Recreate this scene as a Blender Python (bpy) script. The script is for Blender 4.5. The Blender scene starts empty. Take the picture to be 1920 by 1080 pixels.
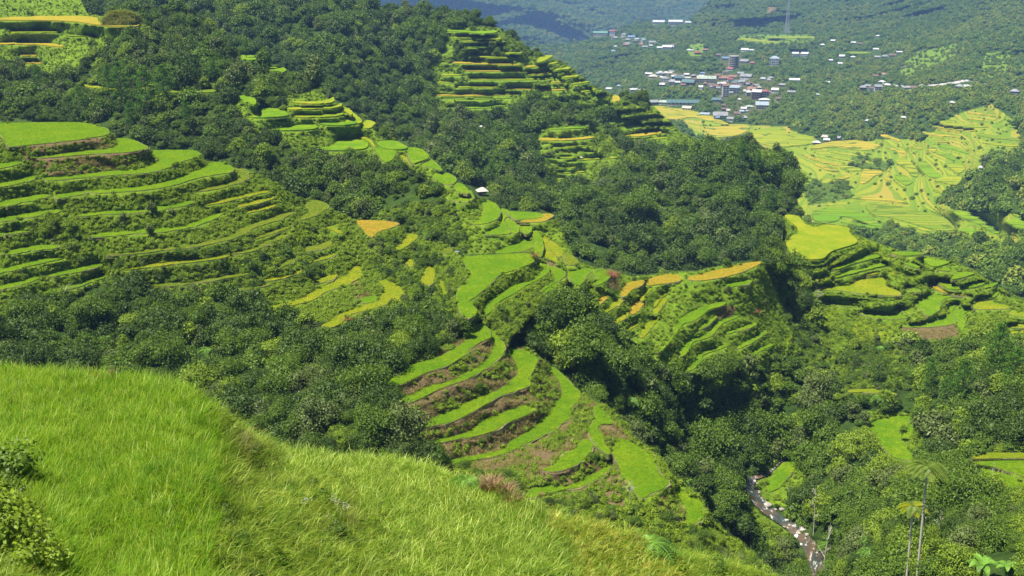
import bpy, math, random
import numpy as np
random.seed(7); RNG = np.random.default_rng(7)
C = bpy.context.scene.collection
PI = math.pi
# ---------------------------------------------------------------- camera geometry
FPX = 2059.0; PITCH = math.atan(640/FPX); SP_, CP_ = math.sin(PITCH), math.cos(PITCH)
def raydir(px, py):
    a = (np.asarray(px, float)-960)/FPX; b = (540-np.asarray(py, float))/FPX
    return a, b*SP_+CP_, b*CP_-SP_
def dz(py): return (540-np.asarray(py, float))/FPX*CP_-SP_
def unproj(px, py, t):
    a, y, z = raydir(px, py); return np.stack([a*t, y*t, z*t], -1)

CROP = {'1':(0,0,3),'2':(640,0,3),'3':(1280,0,3),'4':(0,360,3),'5':(640,360,3),'6':(1280,360,3),
        '7':(0,720,3),'8':(640,720,3),'9':(1280,720,3),'T':(1200,80,6),'U':(1520,0,4.8),'W':(1060,0,6),'V':(1480,200,4.32),'P':(0,0,1)}
def cc(c, x, y):
    ox, oy, s = CROP[c]; return ox+x/s, oy+y/s

# ---------------------------------------------------------------- terraces traced as outlines (p) or centre lines with widths (s)
# sheet colour crop form : numbers
PADDIES = '''
MID p 1 p: 0,105 120,98 260,94 380,92 500,96 545,100 560,132 640,142 770,148 780,105 800,112 790,140 760,153 640,153 520,140 440,128 300,120 120,118 0,116 -90,114 -90,106
MID y 1 s: 60,185,9 200,181,11 340,182,9
MID o 1 s: -60,248,10 20,248,10 130,247,11 260,252,12 360,266,9
MID o 1 s: 110,313,9 215,313,9
MID o 1 s: 118,352,9 240,360,9
MID d 1 s: 370,203,8 540,205,8
MID y 1 s: 460,480,9 560,498,10 700,510,10
MID d 1 s: 900,518,10 1060,522,10 1230,516,14
MID g 1 s: 1330,325,16 1400,330,20 1470,328,14
MID g 1 s: 1500,390,16 1610,400,18
SP g 1 p: -300,700 0,697 200,693 400,692 500,700 560,716 608,735 600,760 540,775 440,790 300,805 150,820 50,825 28,790 0,745 -40,720
SP g 1 p: 200,887 400,857 640,832 655,790 670,782 730,787 790,810 832,832 790,848 700,862 540,870 400,880 240,893
SP g 1 p: 250,1007 400,990 560,970 720,960 840,938 900,905 862,872 850,853 900,849 1080,850 1120,865 1110,885 1000,920 940,950 840,975 700,985 500,1000 400,1010 280,1020
SP g 1 p: 470,1080 640,1066 820,1048 960,1018 1060,980 1165,938 1160,916 1250,918 1300,943 1310,970 1200,988 1100,1008 1000,1040 860,1068 700,1082 560,1090
SP g 1 p: -120,930 0,925 60,915 120,918 80,935 0,952 -120,960
SP g 1 p: -120,1040 0,1030 80,1013 160,990 208,985 190,1015 100,1037 0,1057 -120,1070
SP d 1 s: 1310,950,12 1385,978,22 1370,1005,18 1300,1035,18 1200,1060,16 1110,1078,16
SP g 4 s: -100,85,22 0,75,24 100,52,26 200,32,26 285,15,22
SP g 4 s: 310,33,18 400,16,20 480,4,18
SP g 4 s: -100,170,18 0,160,18 120,140,22 240,120,22 350,105,18
SP g 4 s: 430,137,14 600,120,15 760,115,14 900,95,16 1020,75,16 1090,52,16
SP y 4 s: 1150,75,16 1300,42,16 1450,8,14 1530,-8,12
SP y 4 s: 1340,85,10 1450,60,13 1545,30,14
SP g 4 s: -100,240,14 0,235,14 80,230,12 180,220,10
SP g 4 s: 510,250,16 650,240,15 820,225,15 960,215,13 1080,190,15 1180,155,20 1250,120,22
SP d 4 s: 610,355,13 800,340,13 960,320,12 1120,300,13 1260,270,17 1340,235,24 1450,183,24 1560,150,22 1645,120,18
SP d 4 s: 1420,268,11 1520,235,13 1640,195,12
SP g 4 s: 30,350,20 150,325,22 240,315,20 335,310,16
SP d 4 s: 1300,350,11 1420,330,13 1500,292,16 1560,262,20 1615,250,14
SP g 4 s: -100,470,18 0,450,18 120,420,22 240,390,20 350,375,14
SP g 4 s: 250,475,14 400,450,18 520,420,20 580,405,16
SP g 4 s: -100,560,16 0,540,18 100,520,18 215,485,18
SP g 4 s: 130,610,16 260,570,16 400,540,14 530,495,16 605,470,14
SP g 4 s: -100,700,16 0,685,16 90,675,12
SP d 4 p: 1700,62 1780,50 1850,82 1820,112 1760,142 1690,162 1700,137 1740,110
SP d 4 s: 1700,325,14 1790,318,20 1850,290,26 1842,262,16
SP d 4 s: 1555,428,14 1620,400,18 1665,375,12
SP y 4 s: 1390,675,14 1560,650,18 1700,615,24 1770,580,32 1860,535,30 1950,500,40 2000,455,60 2030,425,40
SP y 5 p: -110,758 -60,730 0,690 60,665 130,640 200,622 215,600 235,550 215,508 260,502 320,530 360,570 340,600 250,640 150,670 60,690 0,742 -60,768
SP y 4 s: 1760,515,11 1850,490,22 1900,467,14
SP g 5 p: 110,602 190,592 190,620 120,630
SP o 5 p: 85,165 200,165 320,178 280,205 210,225 170,260 140,240 110,200
SP y 5 p: 290,325 340,290 370,240 430,250 400,285 340,325 300,335
SP y 5 p: 365,380 410,380 400,425 370,410
SP y 5 p: 450,480 490,425 525,430 515,520 460,520
SP y 5 p: 545,500 575,500 595,588 570,590
SP d 5 p: 560,320 620,320 612,350 570,345
SP g 5 p: 685,375 760,362 900,355 1060,350 1080,380 1070,405 980,440 900,465 870,490 800,555 750,597 715,620 740,640 760,660 758,690 720,715 675,698 655,640 650,570 680,530 715,490 710,440 690,400
SP g 5 p: 790,638 850,590 900,560 960,522 1040,510 1060,500 1120,458 1140,435 1100,402 1130,408 1170,430 1160,460 1100,500 1040,530 980,570 900,615 860,645 832,688 800,690
SP g 5 p: 1100,402 1180,420 1250,450 1260,480 1200,515 1135,558 1140,540 1188,510 1190,470 1140,430
SP g 5 p: 1130,560 1190,522 1220,517 1200,545 1150,575
MID g 5 p: 1255,455 1330,440 1390,433 1405,450 1380,480 1340,530 1300,510 1270,480
MID g 5 p: 1415,455 1500,450 1510,480 1480,510 1430,530 1440,490
MID g 5 s: 1365,600,16 1392,565,22 1410,535,18
MID o 5 p: 1570,580 1600,520 1660,505 1700,500 1690,530 1640,550 1600,590
MID o 5 p: 1712,502 1790,475 1850,465 1905,480 1900,505 1800,520 1720,530
MID o 5 s: 1415,660,16 1450,622,24 1490,590,18
MID y 5 s: 1470,690,14 1520,650,18 1560,620,28 1575,600,26
MID y 5 s: 1520,745,14 1570,715,20 1620,675,16
MID y 5 s: 1600,785,14 1640,755,18 1670,740,12
MID o 5 s: 1632,690,20 1655,652,36 1700,622,18
MID y 5 s: 1692,615,16 1702,575,18 1750,540,16
MID y 5 s: 1762,690,20 1790,635,28 1828,605,18
MID y 5 s: 1688,820,20 1722,762,32 1778,712,22
MID g 6 p: -130,895 -60,820 -20,720 30,680 100,655 200,625 245,625 220,645 150,665 100,705 50,735 0,748 -50,820 -110,890
MID g 6 p: -20,925 0,860 40,830 140,800 180,750 230,715 320,695 300,712 230,740 190,780 150,820 80,840 50,860 20,915
MID g 6 p: 0,1005 60,960 90,910 130,890 240,860 230,880 140,910 110,930 100,970 40,1010
MID g 6 s: 235,800,13 330,770,17 418,745,13
MID g 6 s: 300,880,14 370,850,18 430,810,17 468,795,12
MID g 6 s: 360,960,18 400,910,22 450,880,15 508,862,11
MID o 6 p: 40,480 180,445 320,410 430,395 440,402 400,425 330,455 240,480 140,498 45,500
MID g 6 s: 240,530,16 310,522,18 390,505,16
MID y 6 p: 575,137 650,142 680,180 740,205 800,190 930,205 935,235 975,275 970,300 900,320 830,345 800,375 760,385 640,380 600,340 580,290 620,250 650,240 640,200 600,170
MID y 6 p: 725,540 900,532 1000,490 1100,475 1150,490 1135,530 1200,555 1220,585 1100,580 980,570 860,555 740,555
MID g 6 p: 820,440 900,410 960,380 1060,360 1110,370 1060,385 960,410 880,440
MID g 6 s: 850,485,12 950,457,15 1060,430,13 1150,410,14
MID y 6 s: 1020,470,12 1110,457,11
MID g 6 p: 1310,640 1330,605 1400,580 1520,578 1600,592 1480,600 1450,640 1440,670 1380,700 1340,665
MID g 6 p: 1230,760 1330,745 1440,715 1500,690 1490,650 1510,630 1560,625 1520,660 1515,700 1535,740 1440,758 1300,765
MID g 6 p: 1562,780 1522,700 1532,665 1640,655 1580,690 1590,730 1577,775
MID y 6 p: 1640,658 1662,602 1700,600 1760,630 1820,640 1840,655 1780,660
MID o 6 p: 1380,520 1420,520 1480,560 1560,575 1620,582 1600,590 1500,576 1440,563
MID g 6 p: 1430,503 1500,505 1560,550 1490,552
MID g 6 p: 1180,345 1320,345 1340,360 1240,365
MID g 6 p: 1340,370 1400,385 1500,400 1440,425 1390,420
MID g 6 p: 1510,495 1560,457 1640,465 1600,480 1540,495
MID g 6 p: 1662,600 1740,590 1760,560 1780,570 1750,600 1700,612
MID g 6 p: 1580,540 1640,517 1700,520 1640,545
MID y 6 p: 1840,670 1900,680 2000,690 2000,705 1860,700
MID y 6 p: 1830,757 1900,747 2000,747 2000,764 1850,768
MID y 6 p: 1840,790 1920,777 2000,777 2000,792 1850,800
MID g 6 s: 1000,682,12 1100,705,14 1270,707,12
SP g 5 p: 262,1080 370,990 560,930 690,850 748,780 745,732 790,740 830,780 840,820 800,840 770,858 720,888 700,918 600,980 480,1020 400,1058 340,1085 240,1100
SP g 5 p: 812,772 850,767 880,812 920,870 915,905 870,960 800,1010 700,1060 560,1110 420,1178 350,1192 270,1190 280,1175 400,1140 500,1090 620,1060 740,1000 820,935 845,880 852,850
SP g 5 p: 940,890 1040,900 1090,930 1105,960 1062,1040 1050,1098 960,1130 880,1160 760,1230 640,1290 520,1320 430,1335 450,1310 560,1250 700,1190 800,1150 900,1110 960,1060 990,1022 980,960
SP g 8 p: 1180,-90 1230,-60 1290,0 1350,60 1350,80 1300,130 1290,160 1300,190 1240,230 1150,290 1060,330 960,380 880,408 760,432 640,452 610,448 620,430 800,400 920,370 950,330 1040,280 1110,210 1180,130 1230,80 1240,40 1220,-20 1170,-70
SP g 8 p: 500,325 640,297 720,270 830,190 930,160 1040,117 1088,145 1040,180 920,230 880,260 760,300 680,310 560,335
SP g 8 p: 1130,487 1200,460 1250,400 1320,370 1340,332 1390,320 1440,340 1410,360 1400,390 1350,440 1280,480 1200,497
SP g 8 p: 1045,640 1070,602 1150,572 1280,570 1400,520 1470,485 1500,440 1528,452 1500,490 1440,540 1340,588 1250,600 1100,640
SP g 8 p: 1420,130 1470,150 1515,200 1522,230 1460,230 1440,260 1470,290 1480,340 1510,380 1500,400 1448,365 1402,305 1388,260 1420,210
SP g 8 p: 1522,380 1560,312 1620,330 1700,380 1760,430 1780,500 1838,550 1830,580 1750,620 1690,648 1640,600 1580,520 1550,440
SP g 9 p: -50,562 0,603 60,650 110,682 115,760 60,798 40,825 2,830 12,780 22,720 0,672 -50,602
MID g 9 p: 1045,230 1120,190 1280,185 1300,220 1282,300 1245,330 1280,380 1290,430 1200,420 1130,370 1080,300
MID g 9 p: 1330,200 1400,190 1380,230 1340,220
MID g 9 p: 470,600 500,520 560,450 640,430 640,470 600,520 550,580 500,610
MID g 9 p: 1620,448 1750,440 1920,435 2050,440 2050,530 1920,528 1850,500 1740,470
MID g 9 p: 1590,510 1650,480 1780,492 1900,560 2000,610 1900,610 1850,590 1780,550 1640,530
MID y 9 p: 1640,402 1760,392 1920,395 2050,400 2050,420 1920,420 1760,422 1640,425
MID y 9 s: 930,45,11 1040,42,13 1200,60,11
MID g 1 p: 1380,660 1470,652 1450,607 1530,610 1600,630 1620,655 1540,665 1460,668
MID g 1 p: 1450,735 1600,725 1700,702 1780,715 1760,733 1600,740
MID g 1 p: 1700,847 1860,827 1900,792 2020,780 2070,800 2060,838 1980,850 1840,852
MID g 1 s: 1330,560,18 1400,565,30 1440,590,18
MID y 1 s: 1650,580,9 1780,583,11 1860,572,16 1878,555,14
MID y 1 s: 1615,618,10 1760,613,11 1880,606,11 1925,590,10
MID y 1 s: 1650,658,11 1800,658,12 1930,646,13
MID g 1 s: 1800,700,12 1930,702,12 2010,690,12
MID y 2 s: 0,612,16 40,630,18 60,650,14
MID y 2 p: 40,665 60,640 110,690 50,700 25,690
MID y 2 p: 120,692 160,686 190,705 155,725 125,720
MID g 2 p: 200,848 280,850 300,880 262,915 232,905
MID g 2 p: 212,812 290,800 360,830 335,845 245,838
MID g 2 p: 382,842 450,852 482,890 440,910 402,920 382,870
MID g 2 p: 462,930 500,902 540,930 558,958 500,942
MID g 2 p: 520,992 600,982 640,1012 620,1035 560,1030
MID g 2 p: 630,1040 680,1040 715,1085 660,1080
MID g 5 p: 620,45 680,35 690,0 725,0 730,45 690,55
MID g 5 p: 790,60 840,65 880,100 870,150 800,175 735,178 760,165 790,130 800,90
MID g 5 p: 890,105 940,120 945,145 915,155 925,200 940,230 820,232 850,205 890,190 890,150
MID g 5 s: 925,160,26 965,195,34 985,235,30
MID g 5 p: 880,330 960,300 1010,290 1015,250 1045,270 1060,310 1000,335 900,345
MID g 5 p: 990,170 1050,185 1065,220 1040,235 1010,215
MID g 5 p: 1070,225 1110,240 1130,290 1125,350 1100,390 1085,345 1090,290
MID y 5 p: 1130,265 1160,270 1170,310 1200,360 1210,410 1160,400 1135,340
MID y 5 p: 1165,285 1220,305 1250,340 1225,365 1190,340
MID d 5 p: 1250,350 1300,365 1330,400 1270,410
MID g 5 p: 945,118 1040,118 1115,128 1110,145 1010,158 975,150
MID o 5 p: 1020,170 1060,155 1130,143 1130,130 1180,132 1160,155 1120,168
BACK g 2 s: 560,172,7 660,176,9 800,184,14 880,178,12
BACK y 2 s: 630,213,7 760,211,8 900,220,8
BACK y 2 s: 660,232,6 920,236,7
BACK y 2 s: 925,303,6 1020,298,7
BACK y 2 p: 1100,348 1130,318 1190,315 1170,330 1130,350
BACK o 2 s: 620,353,8 760,358,8 900,362,7 1010,365,7
BACK o 2 s: 1020,375,9 1130,372,10
BACK o 2 s: 690,399,7 860,400,7 1020,403,7
BACK o 2 s: 1040,413,8 1120,415,10 1172,408,10
BACK y 2 s: 690,447,7 900,447,8 1080,447,7 1212,436,8
BACK o 2 s: 1175,465,7 1250,463,7
BACK y 2 s: 640,490,10 800,490,10 910,491,7
BACK o 2 s: 930,500,8 1000,499,9 1150,508,11 1290,502,10
BACK o 2 s: 520,536,8 700,538,9 850,535,8 1020,525,8
BACK g 2 s: 560,553,7 760,556,7 1000,548,7
BACK g 2 s: 590,600,9 740,605,13 930,598,12
BACK y 2 s: 1460,640,6 1570,640,7
BACK y 2 s: 1480,684,7 1610,685,7
BACK y 2 s: 1540,718,8 1620,712,13 1690,707,12
BACK o 2 s: 1590,765,8 1700,757,20 1800,745,16
BACK y 2 s: 1610,790,7 1720,785,8 1840,777,7
BACK o 2 s: 1110,785,11 1250,787,13 1420,776,10
BACK y 2 s: 1180,820,7 1300,825,8 1410,815,7
BACK y 2 s: 1210,857,8 1290,857,9
BACK y 2 s: 1330,852,6 1430,850,6
BACK y 2 s: 1190,886,10 1320,888,10
BACK y 2 s: 1270,907,7 1400,897,9 1550,890,7
BACK y 2 s: 1170,915,7 1215,918,7
BACK y 2 s: 1200,943,9 1320,943,9
BACK y 2 s: 1200,978,7 1370,968,8
BACK y 2 s: 1190,1011,6 1280,1009,7
BACK o 2 p: 1525,575 1530,540 1560,545 1565,570
BACK g 2 s: 1170,727,7 1380,720,7
FAR o 2 p: 1740,600 1850,605 1990,625 2120,672 2180,702 2100,690 1980,660 1890,672 1800,660
FAR y 3 s: 290,232,9 330,218,9 440,232,12 560,240,9
FAR y 3 s: 480,210,8 620,211,9 750,210,8
FAR d 3 s: 920,295,8 1060,298,8
FAR o 3 p: 120,728 250,705 330,697 380,718 330,755 200,775
FAR y 3 p: 380,742 560,718 590,750 740,768 735,800 600,828 480,820 410,790
FAR y V p: 0,248 190,258 200,288 150,312 0,316
FAR o V p: 180,332 300,292 450,278 580,278 740,320 640,355 480,345 330,330 200,345
FAR o V s: 100,390,14 220,430,18 330,460,18 430,480,12
FAR o V s: 200,462,12 300,500,26 400,524,22
FAR y V s: 410,484,24 480,500,30 590,515,18
FAR y V s: 330,370,8 440,382,10 560,402,10
FAR y V s: 290,400,9 420,425,9 540,448,9
FAR o V s: 740,232,16 820,250,18 900,280,14
FAR o V s: 790,330,12 880,360,14 960,386,12
FAR o V s: 955,325,9 1080,345,10
FAR o V p: 1120,340 1190,335 1185,360 1150,362
FAR y V p: 850,430 950,430 1040,520 1035,570 990,560 950,510 900,480
FAR o V p: 600,520 640,510 740,510 750,550 700,560 630,615 580,625 570,590
FAR g V p: 860,560 940,560 1000,610 940,640 880,600
FAR g V p: 1040,480 1100,440 1180,520 1260,580 1160,580 1110,555
FAR y V p: 1270,465 1400,480 1420,510 1370,540 1290,490
FAR y V p: 1180,592 1380,560 1370,635 1250,620
FAR g V s: 1210,320,17 1330,340,17 1450,380,14
FAR g V s: 1150,360,12 1260,400,14 1340,440,12
FAR o V s: 1440,48,8 1530,60,10 1670,78,8
FAR o V s: 1440,98,8 1580,112,9
FAR y V p: 1210,130 1250,118 1350,116 1340,135 1440,155 1620,165 1500,172 1340,157 1240,145
FAR o V s: 1155,160,11 1300,177,14 1450,190,13 1500,200,9
FAR o V s: 1078,200,14 1130,222,14 1280,240,11 1390,255,8
FAR y V s: 1200,290,7 1290,288,7
FAR d V s: 1520,225,20 1640,245,20 1870,275,16
FAR o V s: 520,745,11 700,750,16 850,765,13 970,790,10
FAR o V s: 360,590,16 450,577,18 492,562,12
FAR g V s: 60,575,9 150,576,9
FAR g V s: 70,605,10 180,608,10
FAR g V s: 70,640,12 170,638,10
FAR d V p: 620,800 740,792 900,812 1050,850 1200,880 1290,922 1340,995 1200,1005 1000,950 820,900 680,880
FAR g V p: 190,850 300,822 440,832 520,852 640,882 755,975 720,985 560,920 420,892 395,925 300,945 205,925
FAR g V s: 420,937,13 560,957,15 700,985,15
FAR g V p: 1320,845 1420,850 1560,900 1700,1000 1660,1030 1540,960 1400,900
FAR g V p: 1370,1000 1480,990 1510,1030 1450,1060 1390,1040
FAR g V p: 1750,930 1880,920 1990,930 1990,990 1860,985 1800,960
FAR y V s: 960,955,11 1060,990,12 1200,1030,11
FAR y V s: 840,590,8 900,630,9 950,665,8
FAR o V s: 770,580,9 830,610,9
FAR y V s: 600,440,8 700,470,9
FAR g V s: 1160,680,9 1230,700,9
FAR y V s: 1560,290,12 1700,310,14 1850,320,12
SP y 4 s: 690,440,10 850,420,11 1000,400,11 1150,385,11 1290,362,10
SP d 4 s: 780,530,9 960,525,11 1130,505,11 1290,480,11 1440,450,9
SP y 4 s: 1480,500,9 1600,482,11 1700,445,10
SP d 4 s: 1230,560,9 1400,545,10 1530,520,10
SP y 4 s: 1380,120,9 1470,100,11 1560,75,11
SP y 4 s: 1830,200,12 1880,215,14 1930,235,12
SP y 4 s: 1760,390,10 1840,370,14 1900,345,12
BACK y 2 s: 1150,366,7 1218,352,8
BACK y 2 s: 1200,396,7 1290,384,9
BACK y 2 s: 1240,438,7 1335,428,9
BACK y 2 s: 1290,474,7 1392,463,9
BACK y 2 s: 1335,520,7 1432,505,9
BACK g 2 s: 1380,560,7 1485,545,8
BACK g 2 s: 1425,600,7 1525,588,8
BACK g 2 s: 700,268,6 900,264,7
BACK y 2 s: 720,318,6 980,325,7
BACK y 2 s: 560,420,7 680,424,8
BACK y 2 s: 540,462,7 640,466,8
MID g 6 s: 1415,432,12 1505,447,12
MID g 6 s: 1240,402,13 1330,432,13
MID g 6 s: 1250,540,11 1335,562,11
MID g 6 s: 1200,650,10 1290,690,11
MID g 6 s: 780,620,10 900,640,11 1000,645,10
MID y 6 s: 700,470,9 760,500,9
MID g 6 s: 1690,545,10 1770,520,10
MID g 6 s: 60,790,10 140,745,12 190,700,10
MID y 5 s: 1560,870,16 1610,830,20 1650,800,14
MID y 5 s: 1840,560,12 1790,600,14 1760,650,10
MID y 2 s: 90,765,10 150,790,12 190,830,10
MID y 2 s: 330,880,12 370,905,14 400,940,12
'''
def catmull(P, n=4, closed=True):
    P = np.asarray(P, float); N = len(P); out = []
    for i in range(N if closed else N-1):
        if closed: p0, p1, p2, p3 = P[i-1], P[i], P[(i+1) % N], P[(i+2) % N]
        else: p0, p1, p2, p3 = P[max(i-1, 0)], P[i], P[i+1], P[min(i+2, N-1)]
        for k in range(n):
            u = k/n
            out.append(.5*((2*p1)+(-p0+p2)*u+(2*p0-5*p1+4*p2-p3)*u*u+(-p0+3*p1-3*p2+p3)*u**3))
    if not closed: out.append(P[-1])
    return np.array(out)
def nums(s): return [tuple(float(v) for v in q.split(',')) for q in s.split()]
pads = []
for line in PADDIES.strip().splitlines():
    head, data = line.split(':'); sh, col, cr, form = head.split(); q = nums(data); sc = CROP[cr][2]
    if form == 'p':
        pts = catmull([cc(cr, a, b) for a, b in q], 3)
        if sh == 'MID' and (cr == '2' or (cr == '5' and pts[:, 1].max() < 500)): pts = pts.mean(0)+(pts-pts.mean(0))*1.14
    else:
        cl = catmull([list(cc(cr, a, b))+[w/sc] for a, b, w in q], 5, False)
        d = np.gradient(cl[:, :2], axis=0); d /= np.linalg.norm(d, axis=1)[:, None]+1e-9
        nrm = np.stack([-d[:, 1], d[:, 0]], 1)
        N = len(cl); u = np.arange(N)/(N-1)
        tap = np.clip(np.minimum(u, 1-u)*6+.35, 0, 1); w = cl[:, 2]*(.66 if sh in ('SP', 'MID') else .58)*tap
        wob = 1+.13*np.sin(u*23+len(pads))+.1*np.sin(u*51+2*len(pads)); w = w*wob
        pts = np.vstack([cl[:, :2]+nrm*w[:, None], (cl[:, :2]-nrm*w[:, None])[::-1]])
    pads.append(dict(sheet=sh, col=col, poly=pts))

# ---------------------------------------------------------------- the grid on which ground distances are solved
GX0, GY0, GX1, GY1, ST = -200, -80, 2120, 1280, 2
gx = np.arange(GX0, GX1+1, ST, dtype=float); gy = np.arange(GY0, GY1+1, ST, dtype=float)
W_, H_ = len(gx), len(gy); PX, PY = np.meshgrid(gx, gy)
def raster(poly, out=None):
    m = np.zeros((H_, W_), bool) if out is None else out
    P = np.asarray(poly, float)
    x0, y0 = P.min(0); x1, y1 = P.max(0)
    i0 = max(int((x0-GX0)//ST), 0); i1 = min(int((x1-GX0)//ST)+2, W_); j0 = max(int((y0-GY0)//ST), 0); j1 = min(int((y1-GY0)//ST)+2, H_)
    if i1 <= i0 or j1 <= j0: return m
    X = PX[j0:j1, i0:i1]; Y = PY[j0:j1, i0:i1]; ins = np.zeros(X.shape, bool)
    for a, b in zip(P, np.roll(P, -1, 0)):
        if a[1] == b[1]: continue
        c = (a[1] > Y) != (b[1] > Y)
        ins ^= c & (X < (b[0]-a[0])*(Y-a[1])/(b[1]-a[1])+a[0])
    m[j0:j1, i0:i1] |= ins
    return m
SHEETS = ['FG', 'SP', 'MID', 'BACK', 'FAR', 'FARTHEST']
MASK = dict(
 FG='-200,690 0,698 100,703 200,712 270,715 340,730 390,765 430,790 470,820 520,845 580,853 640,862 700,862 760,868 810,880 850,895 905,905 960,930 1010,965 1100,985 1180,1000 1233,1040 1290,1040 1380,1062 1440,1082 1560,1280 -200,1280',
 SP='-200,236 0,232 67,231 133,230 170,233 190,238 204,246 219,262 260,270 282,283 300,283 360,283 374,289 388,303 425,306 440,316 470,325 510,340 530,357 560,372 590,378 615,392 640,400 660,412 668,415 745,418 760,438 785,443 788,450 800,455 830,458 850,475 868,482 995,476 1010,484 1035,492 1062,505 1066,520 1058,536 1040,556 1012,580 988,600 968,625 952,645 948,655 985,655 1005,668 1030,688 1055,712 1092,740 1120,758 1150,775 1170,795 1185,825 1210,840 1235,860 1255,895 1278,906 1300,925 1322,948 1325,975 1345,990 1380,1020 1420,1050 1450,1080 1520,1190 1200,1190 900,1010 500,960 300,860 0,810 -200,800',
 MID='-200,-80 140,-80 148,-10 165,25 200,30 260,28 330,18 400,50 425,95 500,112 560,142 605,168 612,182 640,196 665,215 700,232 710,252 740,262 775,283 800,300 830,318 870,345 890,365 905,378 935,385 955,398 1000,398 1036,403 1046,416 1054,435 1062,455 1078,485 1110,503 1150,508 1175,513 1200,520 1270,512 1300,512 1360,498 1425,488 1440,484 1466,468 1476,440 1468,408 1476,402 1500,405 1520,422 1550,422 1595,427 1603,440 1625,448 1660,462 1700,475 1780,488 1830,510 1870,538 1920,565 2120,600 2120,1280 1100,1280 1050,920 850,740 780,600 600,520 400,400 200,340 0,310 -200,310',
 BACK='120,-80 640,-80 680,0 700,5 760,22 850,32 870,30 920,35 935,50 985,85 1010,102 1060,118 1110,160 1160,180 1210,180 1240,212 1280,250 1320,272 1380,262 1395,257 1430,275 1460,290 1480,320 1492,360 1497,400 1500,440 1490,560 1400,600 1100,600 900,490 760,400 600,280 400,180 250,90 120,60',
 FAR='850,110 940,85 1000,77 1040,87 1080,77 1150,62 1190,42 1230,37 1290,44 1310,22 1330,5 1345,-20 1350,-80 2120,-80 2120,720 1800,620 1600,520 1440,520 1200,340 1000,180',
 FARTHEST='560,-80 1520,-80 1520,80 1100,170 850,160 560,100')
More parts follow.
